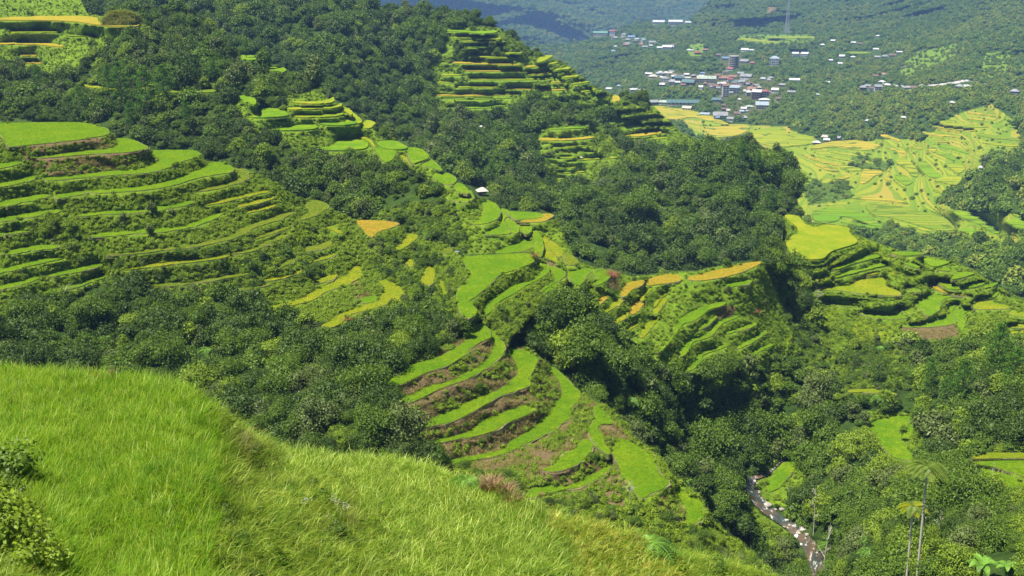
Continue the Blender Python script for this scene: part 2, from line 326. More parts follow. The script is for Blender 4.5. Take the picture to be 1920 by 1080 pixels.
PRIOR = dict(
 FG='z 0,700,-16.5 300,722,-16.5 -200,700,-16.5 150,900,-16.4 200,1080,-16.4 390,900,-16.5 370,760,-16.5 385,1070,-16.7 425,800,-17.5 440,1000,-17.2 455,850,-18.5 500,960,-18.3 470,905,-18.6 500,1080,-18 520,850,-20 600,950,-19.7 620,1080,-19.6 640,866,-20.8 900,910,-21.4 700,1080,-20.6 1000,1080,-21.6 1010,968,-22 1100,1060,-23 1180,1002,-23.6 1250,1080,-24.5 1233,1045,-24.6 1440,1085,-29 600,1000,-19.8 -50,860,-15.4 0,960,-15 60,1080,-14.8 -200,1000,-14 700,1270,-20.4 300,1270,-15.5 1500,1270,-31',
 SP='t -200,240,300 100,235,300 100,260,285 380,290,290 0,400,262 300,400,262 550,400,268 520,350,276 640,410,272 100,560,228 -200,560,228 400,500,240 600,520,240 650,470,255 700,420,272 750,500,250 700,560,225 300,620,212 600,700,190 100,680,200 -200,750,178 300,800,175 700,800,165 870,490,250 980,480,252 900,560,225 1030,510,240 950,560,226 1000,590,216 960,620,206 1040,560,226 880,600,210 930,640,200 800,700,184 1000,700,186 950,800,168 1100,800,170 950,900,152 1100,900,153 1200,900,155 1200,850,165 1290,960,150 1330,1000,152 1300,1060,140 1420,1075,146 600,900,152 0,800,170 900,1000,136 1200,1180,125 1500,1200,130',
 MID='t -200,0,560 50,10,560 50,60,500 50,150,440 -200,200,400 230,40,520 200,120,450 350,30,520 350,120,440 100,230,390 300,230,385 300,330,360 450,110,450 600,170,430 450,200,400 600,250,390 500,330,352 700,330,335 700,250,380 800,310,345 640,400,320 780,400,305 880,380,312 950,400,298 850,460,280 940,450,275 1000,440,275 1030,405,305 1050,480,262 900,520,256 1075,520,243 1110,520,248 1200,525,258 1280,518,265 1420,492,282 1100,600,226 1045,568,226 1000,600,219 975,640,211 1010,680,208 1060,735,204 1090,650,216 1200,620,245 1350,580,262 1350,680,245 1450,560,285 1480,430,365 1540,450,360 1620,480,350 1540,540,330 1700,600,315 1780,520,340 1900,600,310 1860,560,330 1600,650,300 1750,650,290 1900,680,250 1100,750,206 1180,750,216 1270,750,236 1450,700,265 1300,850,235 1400,850,247 1500,850,250 1420,900,236 1460,980,225 1540,1070,208 1600,800,240 1680,830,222 1800,850,205 1900,880,190 1600,930,210 1700,950,180 1850,970,155 1650,1050,165 1800,1070,125 1920,1070,115 2100,1070,110 2100,700,240 1500,1250,180 1850,1250,90 1200,1000,188 1300,900,212 1100,1250,165',
 BACK='t 200,0,700 400,20,680 600,20,720 640,90,650 500,110,620 700,60,720 700,180,600 850,60,740 930,60,740 850,130,690 850,200,640 1000,120,720 1000,180,650 1100,180,690 1200,200,660 700,260,540 900,260,560 1050,260,590 1150,250,610 1260,260,640 1000,330,520 1100,330,545 900,340,480 1000,390,430 1100,450,400 1200,500,400 1200,400,450 1300,290,540 1400,265,530 1480,340,520 1300,400,460 1450,420,450 1400,480,420 1490,480,430 400,150,540 800,320,450 1100,560,330 600,280,480',
 FAR='t 900,100,2900 1020,80,2900 1100,70,2800 1250,40,2900 1100,130,2300 1200,100,2400 1400,0,3200 1600,0,2800 1800,0,2400 1900,0,2200 1400,80,2350 1600,80,2200 1750,60,2100 1900,80,1800 1250,150,1850 1400,130,2000 1600,150,1750 1800,150,1500 1900,150,1450 1400,170,1780 1250,190,1600 1400,200,1600 1480,200,1500 1600,210,1400 1750,200,1280 1850,200,1200 1300,220,1450 1450,250,1330 1600,250,1280 1500,300,1140 1650,300,1090 1800,300,1000 1840,230,1080 1900,300,900 1550,360,960 1750,360,870 1900,350,720 1850,330,760 1550,400,862 1700,420,800 1850,430,730 1700,470,680 1850,480,640 1600,460,730 1900,530,560 1450,480,780 1300,300,1300 1100,200,2000 2100,100,1500 2100,300,850 1950,650,450',
 FARTHEST='t 560,-60,5400 700,0,4200 900,20,4300 1000,60,3900 1200,0,5000 1300,20,4800 800,30,4000 1400,50,4500 1100,-60,5600 600,80,3900 1200,100,4200')
masks = {}; prior = {}
def rbf_log(text):
    kind, rest = text.split(' ', 1); q = np.array(nums(rest)); X = q[:, :2]/100
    t = q[:, 2]/dz(q[:, 1]) if kind == 'z' else q[:, 2]
    v = np.log(t); n = len(v)
    D = np.sqrt(((X[:, None]-X[None])**2).sum(-1)+.35**2)
    A = np.zeros((n+3, n+3)); A[:n, :n] = -D+np.eye(n)*.02; A[:n, n] = 1; A[:n, n+1:] = X; A[n, :n] = 1; A[n+1:, :n] = X.T
    s = np.linalg.solve(A, np.concatenate([v, [0, 0, 0]]))
    cx = np.arange(GX0, GX1+17, 16.); cy = np.arange(GY0, GY1+17, 16.); MX, MY = np.meshgrid(cx/100, cy/100)
    Q = np.stack([MX.ravel(), MY.ravel()], 1)
    K = -np.sqrt(((Q[:, None]-X[None])**2).sum(-1)+.35**2)
    F = (K@s[:n]+s[n]+Q@s[n+1:]).reshape(MX.shape)
    fx = (gx-GX0)/16; fy = (gy-GY0)/16; ix = fx.astype(int); iy = fy.astype(int); ux = fx-ix; uy = (fy-iy)[:, None]
    ix1 = np.minimum(ix+1, F.shape[1]-1); iy1 = np.minimum(iy+1, F.shape[0]-1)
    return (F[iy][:, ix]*(1-ux)+F[iy][:, ix1]*ux)*(1-uy)+(F[iy1][:, ix]*(1-ux)+F[iy1][:, ix1]*ux)*uy
for s in SHEETS:
    masks[s] = raster(nums(MASK[s])); prior[s] = rbf_log(PRIOR[s])
owner = np.full((H_, W_), -1)
for k in range(5, -1, -1): owner[masks[SHEETS[k]]] = k
# paddies: find the level of each so that the walls between them stand steep
pid = np.full((H_, W_), -1)
for i, p in enumerate(pads):
    p['mask'] = raster(p['poly']); m = p['mask']; pid[m] = i
    lz = prior[p['sheet']]+np.log(-dz(PY))
    if m.sum() == 0:
        c = p['poly'].mean(0); jj = int((c[1]-GY0)/ST); ii = int((c[0]-GX0)/ST); p['L0'] = lz[jj, ii]
    else: p['L0'] = lz[m].mean()
n = len(pads); pairs = {}
for j in range(0, W_, 2):
    colv = pid[:, j]; ch = np.nonzero(np.diff(colv))[0]
    last = None
    for r in ch:
        a, b = colv[r], colv[r+1]
        if a >= 0: last = (a, gy[r])
        if b >= 0 and last is not None and last[0] != b:
            g = gy[r+1]-last[1]; i0 = last[0]
            if g < 50 and pads[i0]['sheet'] == pads[b]['sheet']:
                slope = .22+g/110 if pads[b]['sheet'] != 'FAR' else 4.
                d = -slope*g/FPX-.0006
                pairs.setdefault((i0, b), []).append(d+math.log(-dz(gy[r+1]))-math.log(-dz(last[1])))
rows = []; rhs = []
for i, p in enumerate(pads): w0 = .5 if p['sheet'] == 'FAR' else (1.2 if p['sheet'] == 'SP' and 560 < p['poly'][:, 0].mean() < 850 and p['poly'][:, 1].mean() < 600 else .13); rows.append((i, None, w0)); rhs.append(p['L0']*w0)
for (i, b), v in pairs.items():
    w = min(1.5, .4*math.sqrt(len(v)))
    rows.append((b, i, w)); rhs.append(np.median(v)*w)
A = np.zeros((len(rows), n))
for r, (i, j, w) in enumerate(rows):
    A[r, i] = w
    if j is not None: A[r, j] = -w
Ls = np.linalg.lstsq(A, np.array(rhs), rcond=None)[0]
for i, p in enumerate(pads): p['z'] = -math.exp(Ls[i])
# membrane between the level fields
def down(v, m):
    h, w = v.shape; h2, w2 = (h+1)//2, (w+1)//2
    V = np.zeros((h2*2, w2*2)); M = np.zeros((h2*2, w2*2)); V[:h, :w] = np.where(m, v, 0); M[:h, :w] = m
    s = V.reshape(h2, 2, w2, 2).sum((1, 3)); c = M.reshape(h2, 2, w2, 2).sum((1, 3))
    return s/np.maximum(c, 1), c > 0
def solve(v, m):
    lv = [(v, m)]
    for _ in range(5): lv.append(down(*lv[-1]))
    r = np.where(lv[-1][1], lv[-1][0], 0)
    for k in range(5, -1, -1):
        v, m = lv[k]; h = ST*2**k
        if k < 5:
            r = np.repeat(np.repeat(r, 2, 0), 2, 1)[:v.shape[0], :v.shape[1]]
        den = 4+(h/110.)**2
        for it in range(60 if k else 40):
            q = np.pad(r, 1, mode='edge'); r = (q[:-2, 1:-1]+q[2:, 1:-1]+q[1:-1, :-2]+q[1:-1, 2:])/den
            r = np.where(m, v, r)
    return r
def vnoise(x, y, s, seed=0):
    x = x/s; y = y/s; xi = np.floor(x).astype(np.int64); yi = np.floor(y).astype(np.int64); fx = x-xi; fy = y-yi
    fx = fx*fx*(3-2*fx); fy = fy*fy*(3-2*fy)
    def h(a, b):
        k = (a*374761393+b*668265263+seed*982451653) & 0x7fffffff; k = ((k ^ (k >> 13))*1274126177) & 0x7fffffff
        return ((k ^ (k >> 16)) & 0xffff)/65535.
    return ((h(xi, yi)*(1-fx)+h(xi+1, yi)*fx)*(1-fy)+(h(xi, yi+1)*(1-fx)+h(xi+1, yi+1)*fx)*fy)*2-1
T = {}
# cover classes: 0 forest, 1 grass, 2 soil, 3 shrubs, 4 river, 5 valley fields, 6 town
CLS = np.zeros((H_, W_), int)
DEF = dict(FG=1, SP=1, MID=0, BACK=0, FAR=0, FARTHEST=0)
REG = '''
SP 0: -200,600 0,592 70,565 150,545 210,525 300,535 420,552 470,590 560,600 640,612 700,590 760,565 840,590 885,615 878,650 740,700 720,760 780,830 860,900 950,1010 400,980 0,860 -200,850
SP 3: 65,400 110,398 168,462 160,492 110,470 60,440
SP 3: 215,480 520,445 570,520 440,570 220,535
SP 3: 560,450 620,470 600,540 560,545
SP 3: 690,440 780,460 850,500 860,580 760,548 690,500
SP 3: 900,605 1000,560 1040,535 1060,560 960,640 925,620
SP 2: 745,700 860,635 920,620 1040,690 1120,760 1180,820 1170,960 1000,940 850,900 760,790
SP 2: 30,262 210,258 300,300 120,340 50,310
SP 2: 1240,925 1290,960 1280,1000 1230,970
SP 2: 660,525 700,540 690,575 660,560
SP 3: 850,880 1000,900 1160,950 1230,960 1250,1000 1180,1040 900,960
SP 3: 1250,980 1330,1000 1420,1060 1440,1160 1200,1160 1180,1010
MID 1: -200,-80 140,-80 148,-10 250,60 200,92 140,140 90,155 0,112 -200,110
MID 1: 60,60 100,58 240,60 180,110 130,150 95,140
MID 1: 540,180 605,165 660,200 720,260 780,290 850,350 900,380 960,400 1040,400 1080,490 1190,520 1430,490 1480,600 1500,660 1400,700 1260,700 1100,565 1020,520 870,480 845,380 800,335 715,305 690,292 560,290 500,260 450,240 440,175 480,190 520,230 540,230
MID 3: 700,390 850,375 880,470 820,470 700,430
MID 1: 1460,400 1560,425 1625,435 1800,490 1920,565 2120,600 2120,650 1900,640 1800,650 1650,640 1600,690 1540,650 1510,540 1480,490
MID 2: 1690,614 1790,606 1798,630 1750,645 1700,632
MID 2: 1340,570 1380,575 1375,600 1345,600
MID 1: 1540,600 1620,600 1700,650 1680,720 1600,760 1560,700
MID 1: 1620,770 1720,775 1740,880 1780,900 2120,840 2120,950 1800,930 1680,900 1610,840
MID 1: 1400,940 1440,870 1500,850 1520,900 1480,950
MID 2: 1135,470 1165,470 1160,545 1140,545
MID 1: 1390,940 1440,950 1500,1000 1480,1010 1420,990
MID 3: 1570,655 1640,640 1700,668 1690,725 1610,765 1560,710
MID 3: 1480,610 1560,620 1560,720 1500,680
BACK 1: 825,55 930,50 1010,105 1070,120 1160,185 1240,215 1290,250 1330,280 1250,290 1150,245 1090,205 1060,185 940,205 830,212 800,200 805,130 830,90
BACK 3: 850,78 1000,82 1000,108 850,104
BACK 1: 1010,240 1130,235 1170,290 1170,310 1100,345 1040,355 1015,300
FAR 5: 1235,198 1330,215 1370,232 1480,238 1530,268 1580,272 1640,262 1730,262 1790,215 1860,195 1900,225 1920,270 1920,285 1870,290 1830,330 1800,355 1760,375 1800,400 1920,400 1920,470 1850,470 1800,450 1700,460 1600,435 1500,410 1490,330 1450,290 1400,250 1330,268 1290,245
FAR 3: 1500,345 1590,340 1600,372 1520,385
FAR 3: 1610,405 1740,440 1800,480 1700,470 1580,430
FAR 3: 1600,288 1670,305 1660,322 1590,310
FAR 6: 1210,132 1330,135 1440,140 1485,168 1460,200 1440,215 1370,222 1330,200 1350,175 1290,160 1210,155
FAR 6: 1350,100 1400,100 1400,130 1350,130
FAR 1: 1380,64 1530,66 1530,82 1400,84
FAR 1: 1710,100 1760,90 1800,80 1790,110 1700,150 1670,150
FAR 1: 1850,100 1900,95 1890,140 1830,150
FAR 1: 1290,85 1320,80 1320,105 1290,105
FAR 2: 1440,14 1460,12 1452,26 1440,24
MID 4: 1496,842 1492,846 1468,860 1448,880 1425,886 1402,896 1394,912 1402,930 1412,948 1432,966 1456,982 1478,998 1494,1014 1506,1034 1518,1064 1526,1110 1560,1110 1552,1060 1534,1024 1512,1000 1494,984 1470,970 1446,950 1428,930 1416,912 1420,902 1442,893 1466,870 1496,852 1500,844
'''
for k, s in enumerate(SHEETS): CLS[owner == k] = DEF[s]
for line in REG.strip().splitlines():
    h, d = line.split(':'); s, c = h.split(); m = raster(nums(d)) & (owner == SHEETS.index(s)); CLS[m] = int(c)
RIV = CLS == 4
BENCH = np.zeros((H_, W_), bool)
for k, s in enumerate(SHEETS):
    F = prior[s]; con = np.zeros((H_, W_)); cm = np.zeros((H_, W_), bool)
    for p in pads:
        if p['sheet'] != s: continue
        m = p['mask']; con[m] = (np.log(p['z']/dz(np.minimum(900000, PY[m])))-F[m]); cm |= m
        low = np.roll(m, 1, 0) & ~m & (pid < 0)          # the mud bund in front of the crop
        con[low] = np.log(p['z']/dz(PY[low]))-F[low]; cm |= low
    r = solve(con, cm) if cm.any() else 0
    t = np.exp(F+r)
    if s == 'FAR':                                       # contour terraces of the valley floor
        val = (CLS == 5) & ~cm
        z = t*dz(PY); stp = 1.1; q = z/stp; fl = np.floor(q); fr = q-fl; fr2 = np.clip((fr-.62)/.38, 0, 1)
        z2 = (fl+fr2*fr2*(3-2*fr2))*stp; t = np.where(val, z2/dz(PY), t)
        VALID = fl.astype(int); VWALL = fr > .62
    if s in ('SP', 'MID', 'BACK'):                        # grassy contour benches between the traced paddies
        near = cm.copy()
        for d_ in (1, 2): near |= np.roll(near, d_, 0) | np.roll(near, -d_, 0) | np.roll(near, d_, 1) | np.roll(near, -d_, 1)
        sel = (CLS == 1) & ~near & (owner == k)
        sel &= (PY > 6)
        if s == 'SP': sel &= False
        if s == 'MID': sel &= (PY < 720) & (PX > 1475)
        if s == 'BACK': sel &= (PX > 1000) & (PX < 1300) & ((PX > 1120) | (PY < 235))
        stp = 4.2 if s == 'BACK' else 2.6; Pq = unproj(PX, PY, t); z = Pq[..., 2]+vnoise(Pq[..., 0], Pq[..., 1], 30, 61)*1.5; q = -z/stp; fr = q-np.floor(q); g_ = np.where(fr < .5, fr*.15, .075+(fr-.5)/.5*.925); zz = -(np.floor(q)+g_)*stp-(z-Pq[..., 2])
        t = np.where(sel, zz/dz(np.maximum(PY, -40)), t); BENCH[sel & (fr < .5)] = True
    P = unproj(PX, PY, t)
    amp = np.where(cm, 0, 1.)*(~RIV)
    if s == 'FG': amp = amp*.12
    if s == 'FAR': amp = amp*(CLS != 5)
    n1 = vnoise(P[..., 0], P[..., 1]+P[..., 2]*1.7, t.mean()/45, k)*.004+vnoise(P[..., 0], P[..., 1]+P[..., 2]*1.7, t.mean()/140, k+9)*.0018
    if s in ('FAR', 'FARTHEST', 'BACK'): n1 = n1+vnoise(P[..., 0], P[..., 1], t.mean()/9, k+20)*(.012 if s != 'BACK' else .006)*(CLS != 5)*np.clip((PY-0)*0+1, 0, 1)
    if s in ('FAR', 'FARTHEST'):
        sc0 = 230 if s == 'FAR' else 600; rd = 1-2*np.abs(vnoise(P[..., 0]+P[..., 2]*.8, P[..., 1]*.6, sc0, 31)); rd2 = 1-2*np.abs(vnoise(P[..., 0]-P[..., 2]*.6, P[..., 1]*.8, sc0*.42, 37)); n1 = n1-(rd*.045+rd2*.02)*(1 if s == 'FARTHEST' else .8)*np.clip(1-solve(np.ones((H_, W_))*1., CLS == 5), 0, 1)**.5 if s == 'FAR' else n1-(rd*.06+rd2*.03)
    if s in ('SP', 'MID'): n1 = n1+np.clip(1.6-t/260, 0, 1)*(vnoise(P[..., 0], P[..., 1]+P[..., 2]*2, 1.3, 41)*.0016+vnoise(P[..., 0]*.7, P[..., 1]+P[..., 2]*3, 3.1, 43)*.0022)
    t = t*(1+n1*amp)
    if k:
        for kk in range(k):
            sh = SHEETS[kk]; both = masks[sh] & masks[s]; t = np.where(both, np.maximum(t, T[sh]*1.005), t)
    T[s] = t
CLS[pid >= 0] = np.where(owner[pid >= 0] >= 0, 9, 0)
VIS = np.zeros((H_, W_)); 
for k, s in enumerate(SHEETS): VIS[owner == k] = T[s][owner == k]
POS = unproj(PX, PY, VIS)
def ground(px, py):
    j = int(round((py-GY0)/ST)); i = int(round((px-GX0)/ST)); j = min(max(j, 0), H_-1); i = min(max(i, 0), W_-1)
    t = VIS[j, i]; return unproj(px, py, t), t
# ================================================================= materials
def newmat(name):
    m = bpy.data.materials.new(name); m.use_nodes = True; nt = m.node_tree; nt.nodes.clear(); return m, nt
def N(nt, typ, **kw):
    n = nt.nodes.new(typ)
    for k, v in kw.items():
        if k.startswith('i_'):
            key = k[2:]; key = int(key) if key.isdigit() else key.replace('_', ' ')
            n.inputs[key].default_value = v
        else: setattr(n, k, v)
    return n
def L(nt, a, b): nt.links.new(a, b)
def rgb(c): return (c[0], c[1], c[2], 1)
def mixc(nt, fac, a, b, mode='MIX'):
    n = N(nt, 'ShaderNodeMix', data_type='RGBA', blend_type=mode)
    for sock, v in ((n.inputs[0], fac), (n.inputs[6], a), (n.inputs[7], b)):
        if hasattr(v, 'links') or hasattr(v, 'is_linked'): L(nt, v, sock)
        else: sock.default_value = v if not isinstance(v, tuple) or len(v) == 4 else rgb(v)
    return n.outputs[2]
def noise(nt, vec, scale, detail=3, rough=.6):
    n = N(nt, 'ShaderNodeTexNoise', i_Scale=scale, i_Detail=detail, i_Roughness=rough)
    if vec is not None: L(nt, vec, n.inputs['Vector'])
    return n.outputs['Fac']
def ramp(nt, fac, p0, p1):
    n = N(nt, 'ShaderNodeMapRange'); n.inputs[1].default_value = p0; n.inputs[2].default_value = p1; L(nt, fac, n.inputs[0]); return n.outputs[0]
def leaf_mat(name, c1, c2, trans=.35, gloss=.08, rough=.5, pscale=.03, c3=None):
    """leaf shader: tone varies per plant and in broad patches; part of the light passes through"""
    m, nt = newmat(name); oi = N(nt, 'ShaderNodeObjectInfo')
    pn = noise(nt, oi.outputs['Location'], pscale, 2)
    f = N(nt, 'ShaderNodeMath', operation='MULTIPLY_ADD'); L(nt, oi.outputs['Random'], f.inputs[0]); f.inputs[1].default_value = .55
    L(nt, ramp(nt, pn, .35, .65), f.inputs[2])
    f2 = N(nt, 'ShaderNodeMath', operation='MULTIPLY'); L(nt, f.outputs[0], f2.inputs[0]); f2.inputs[1].default_value = .65; f2.use_clamp = True
    col = mixc(nt, f2.outputs[0], c1, c2)
    g = N(nt, 'ShaderNodeNewGeometry')
    col = mixc(nt, ramp(nt, noise(nt, g.outputs['Position'], 1.3, 2), .35, .7), col, c3 or tuple(v*1.9 for v in c2))
    d = N(nt, 'ShaderNodeBsdfDiffuse'); L(nt, col, d.inputs[0])
    t = N(nt, 'ShaderNodeBsdfTranslucent'); L(nt, mixc(nt, .6, col, (c2[0]*1.5, c2[1]*1.35, c2[2]*.5)), t.inputs[0])
    gl = N(nt, 'ShaderNodeBsdfGlossy', i_Roughness=rough); gl.inputs[0].default_value = (1, 1, 1, 1)
    a = N(nt, 'ShaderNodeMixShader', i_0=trans); L(nt, d.outputs[0], a.inputs[1]); L(nt, t.outputs[0], a.inputs[2])
    b = N(nt, 'ShaderNodeMixShader', i_0=gloss*.22); L(nt, a.outputs[0], b.inputs[1]); L(nt, gl.outputs[0], b.inputs[2])
    o = N(nt, 'ShaderNodeOutputMaterial'); L(nt, b.outputs[0], o.inputs[0]); return m
def plain_mat(name, c1, c2, scale=3., bump=.3, rough=.85, bscale=None, dist=.1):
    m, nt = newmat(name); tc = N(nt, 'ShaderNodeNewGeometry'); v = tc.outputs['Position']
    col = mixc(nt, ramp(nt, noise(nt, v, scale, 5), .35, .65), c1, c2)
    p = N(nt, 'ShaderNodeBsdfPrincipled', i_Roughness=rough); L(nt, col, p.inputs['Base Color'])
    if bump:
        b = N(nt, 'ShaderNodeBump', i_Strength=bump, i_Distance=dist); L(nt, noise(nt, v, bscale or scale*3, 5), b.inputs['Height']); L(nt, b.outputs[0], p.inputs['Normal'])
    o = N(nt, 'ShaderNodeOutputMaterial'); L(nt, p.outputs[0], o.inputs[0]); return m

MT = {}
MT['leaf_dark'] = leaf_mat('leaf_dark', (.022, .05, .007), (.046, .085, .009), .3, .07)
MT['leaf_mid'] = leaf_mat('leaf_mid', (.04, .085, .008), (.08, .14, .011), .35, .07)
MT['leaf_light'] = leaf_mat('leaf_light', (.085, .155, .012), (.15, .22, .016), .35, .06)
MT['leaf_grey'] = leaf_mat('leaf_grey', (.05, .085, .02), (.09, .125, .028), .25, .08)
MT['pine_leaf'] = leaf_mat('pine_leaf', (.035, .095, .012), (.065, .15, .014), .25, .03)
MT['fern_leaf'] = leaf_mat('fern_leaf', (.075, .17, .02), (.12, .24, .03), .4, .06)
MT['far_leaf'] = leaf_mat('far_leaf', (.04, .09, .014), (.10, .16, .02), .25, .03, pscale=.004)
MT['far_leaf2'] = leaf_mat('far_leaf2', (.08, .13, .018), (.15, .19, .025), .25, .03, pscale=.004)
MT['grass_wild'] = leaf_mat('grass_wild', (.09, .19, .012), (.185, .295, .018), .42, .03, c3=(.25, .33, .03))
MT['grass_dry'] = leaf_mat('grass_dry', (.19, .15, .06), (.36, .27, .13), .25, .02, c3=(.12, .13, .03))
MT['rice_g'] = leaf_mat('rice_g', (.17, .33, .008), (.25, .40, .012), .5, .02, pscale=.09, c3=(.24, .35, .015))
MT['rice_y'] = leaf_mat('rice_y', (.24, .34, .01), (.36, .38, .016), .5, .03, pscale=.09, c3=(.36, .35, .012))
MT['rice_o'] = leaf_mat('rice_o', (.36, .31, .025), (.48, .33, .04), .5, .03, pscale=.09, c3=(.48, .36, .05))
MT['rice_d'] = leaf_mat('rice_d', (.16, .27, .014), (.25, .31, .022), .45, .03, c3=(.27, .28, .04))
MT['rice_near'] = leaf_mat('rice_near', (.10, .24, .008), (.24, .40, .012), .45, .03, pscale=.14, c3=(.26, .36, .02))
MT['rice_near2'] = leaf_mat('rice_near2', (.09, .19, .01), (.20, .31, .018), .4, .03, pscale=.14, c3=(.24, .32, .03))
MT['rice_near3'] = leaf_mat('rice_near3', (.17, .24, .012), (.3, .32, .025), .4, .03, pscale=.14, c3=(.38, .34, .06))
MT['blade_light'] = leaf_mat('blade_light', (.26, .38, .05), (.36, .44, .09), .4, .1)
MT['blade_deep'] = leaf_mat('blade_deep', (.035, .11, .004), (.06, .16, .006), .3, .02)
MT['plume'] = leaf_mat('plume', (.2, .11, .07), (.30, .18, .11), .3, .02, c3=(.34, .23, .14))
MT['flower'] = leaf_mat('flower', (.5, .45, .55), (.7, .66, .75), .3, .02, c3=(.7, .7, .8))
MT['red_leaf'] = leaf_mat('red_leaf', (.16, .03, .03), (.25, .06, .05), .3, .06, c3=(.2, .08, .05))
MT['palm_leaf'] = leaf_mat('palm_leaf', (.08, .16, .015), (.15, .24, .025), .35, .06, c3=(.2, .26, .04))
MT['bark'] = plain_mat('bark', (.10, .075, .05), (.2, .16, .11), 4)
MT['pale_bark'] = plain_mat('pale_bark', (.42, .4, .34), (.6, .57, .5), 6)
MT['mud'] = plain_mat('mud', (.13, .085, .045), (.28, .2, .11), 2.5, .6)
MT['rock'] = plain_mat('rock', (.22, .2, .17), (.42, .4, .36), 1.2, .6, .8)
def mat_paddy(k, c1, c2, c3):
    m, nt = newmat('rice_crop_'+k); g = N(nt, 'ShaderNodeNewGeometry'); v = g.outputs['Position']
    col = mixc(nt, ramp(nt, noise(nt, v, .16, 5, .7), .4, .62), c1, c2); col = mixc(nt, ramp(nt, noise(nt, v, 1.4, 5, .75), .42, .75), col, c3)
    p = N(nt, 'ShaderNodeBsdfPrincipled', i_Roughness=.7); L(nt, col, p.inputs['Base Color']); p.inputs['Specular IOR Level'].default_value = .02
    b = N(nt, 'ShaderNodeBump', i_Strength=1., i_Distance=.4); L(nt, noise(nt, v, 3.5, 4, .8), b.inputs['Height']); L(nt, b.outputs[0], p.inputs['Normal'])
    o = N(nt, 'ShaderNodeOutputMaterial'); L(nt, p.outputs[0], o.inputs[0]); return m
MT['pad_g'] = mat_paddy('green', (.11, .24, .010), (.21, .31, .012), (.06, .14, .006))
MT['pad_y'] = mat_paddy('yellow_green', (.18, .27, .01), (.31, .32, .018), (.13, .19, .01))
MT['pad_o'] = mat_paddy('gold', (.28, .27, .02), (.42, .29, .035), (.2, .2, .02))
MT['pad_d'] = mat_paddy('olive', (.12, .2, .014), (.21, .25, .02), (.07, .12, .01))
def mat_far_field(k, c1, c2):
    m, nt = newmat('distant_rice_'+k); g = N(nt, 'ShaderNodeNewGeometry'); mp = N(nt, 'ShaderNodeMapping'); mp.inputs['Scale'].default_value = (.011, .06, 0); mp.inputs['Rotation'].default_value = (0, 0, .35); L(nt, g.outputs['Position'], mp.inputs[0])
    wn = N(nt, 'ShaderNodeTexNoise', i_Scale=.02, i_Detail=3); L(nt, g.outputs['Position'], wn.inputs['Vector']); ad = N(nt, 'ShaderNodeVectorMath', operation='ADD'); L(nt, mp.outputs[0], ad.inputs[0]); L(nt, wn.outputs['Color'], ad.inputs[1])
    v1 = N(nt, 'ShaderNodeTexVoronoi', i_Scale=1.6); v2 = N(nt, 'ShaderNodeTexVoronoi', i_Scale=1.6, feature='DISTANCE_TO_EDGE'); L(nt, ad.outputs[0], v1.inputs['Vector']); L(nt, ad.outputs[0], v2.inputs['Vector'])
    sp = N(nt, 'ShaderNodeSeparateColor'); L(nt, v1.outputs['Color'], sp.inputs[0]); col = mixc(nt, sp.outputs[0], c1, c2); col = mixc(nt, ramp(nt, noise(nt, g.outputs['Position'], .5, 4, .8), .4, .75), col, tuple(v*.7 for v in c1))
    col = mixc(nt, ramp(nt, v2.outputs['Distance'], .07, .03), col, (.08, .13, .015))
    d = N(nt, 'ShaderNodeBsdfDiffuse'); L(nt, col, d.inputs[0]); o = N(nt, 'ShaderNodeOutputMaterial'); L(nt, d.outputs[0], o.inputs[0]); return m
MT['far_g'] = mat_far_field('green', (.11, .23, .012), (.2, .28, .015)); MT['far_y'] = mat_far_field('yellow_green', (.18, .26, .015), (.32, .30, .03)); MT['far_o'] = mat_far_field('gold', (.26, .27, .025), (.42, .30, .045)); MT['far_d'] = mat_far_field('olive', (.13, .21, .015), (.22, .26, .025))
# ---- terrain cover: weights painted per vertex (forest floor, grass, soil) as attributes
def mat_terrain():
    m, nt = newmat('terrain_cover'); g = N(nt, 'ShaderNodeNewGeometry'); v = g.outputs['Position']
    at = N(nt, 'ShaderNodeAttribute', attribute_name='cover'); sep = N(nt, 'ShaderNodeSeparateColor'); L(nt, at.outputs['Color'], sep.inputs[0])
    at2 = N(nt, 'ShaderNodeAttribute', attribute_name='field')
    n1 = noise(nt, v, .35, 5, .7); n2 = noise(nt, v, 2.2, 4, .7); n3 = noise(nt, v, .06, 4)
    forest = mixc(nt, ramp(nt, n1, .35, .65), (.02, .045, .008), (.05, .09, .012))
    grass = mixc(nt, ramp(nt, n1, .35, .65), (.085, .165, .01), (.175, .265, .015)); grass = mixc(nt, ramp(nt, n2, .45, .8), grass, (.03, .06, .008))
    soil = mixc(nt, ramp(nt, n2, .3, .7), (.06, .045, .022), (.21, .155, .075))
    dg = N(nt, 'ShaderNodeMath', operation='MULTIPLY_ADD'); L(nt, sep.outputs[1], dg.inputs[0]); dg.inputs[1].default_value = 1.; L(nt, n1, dg.inputs[2])
    col = mixc(nt, ramp(nt, dg.outputs[0], .85, 1.15), forest, grass)
    ds = N(nt, 'ShaderNodeMath', operation='MULTIPLY_ADD'); L(nt, sep.outputs[2], ds.inputs[0]); ds.inputs[1].default_value = 1.; L(nt, n1, ds.inputs[2])
    col = mixc(nt, ramp(nt, ds.outputs[0], .95, 1.15), col, soil)
    fld = mixc(nt, ramp(nt, n2, .4, .8), at2.outputs['Color'], (.08, .15, .012))
    col = mixc(nt, at2.outputs['Alpha'], col, fld)
    p = N(nt, 'ShaderNodeBsdfPrincipled', i_Roughness=.9); L(nt, col, p.inputs['Base Color']); p.inputs['Specular IOR Level'].default_value = .1
    b = N(nt, 'ShaderNodeBump', i_Strength=.8, i_Distance=.5); L(nt, n2, b.inputs['Height']); L(nt, b.outputs[0], p.inputs['Normal'])
    o = N(nt, 'ShaderNodeOutputMaterial'); L(nt, p.outputs[0], o.inputs[0]); return m
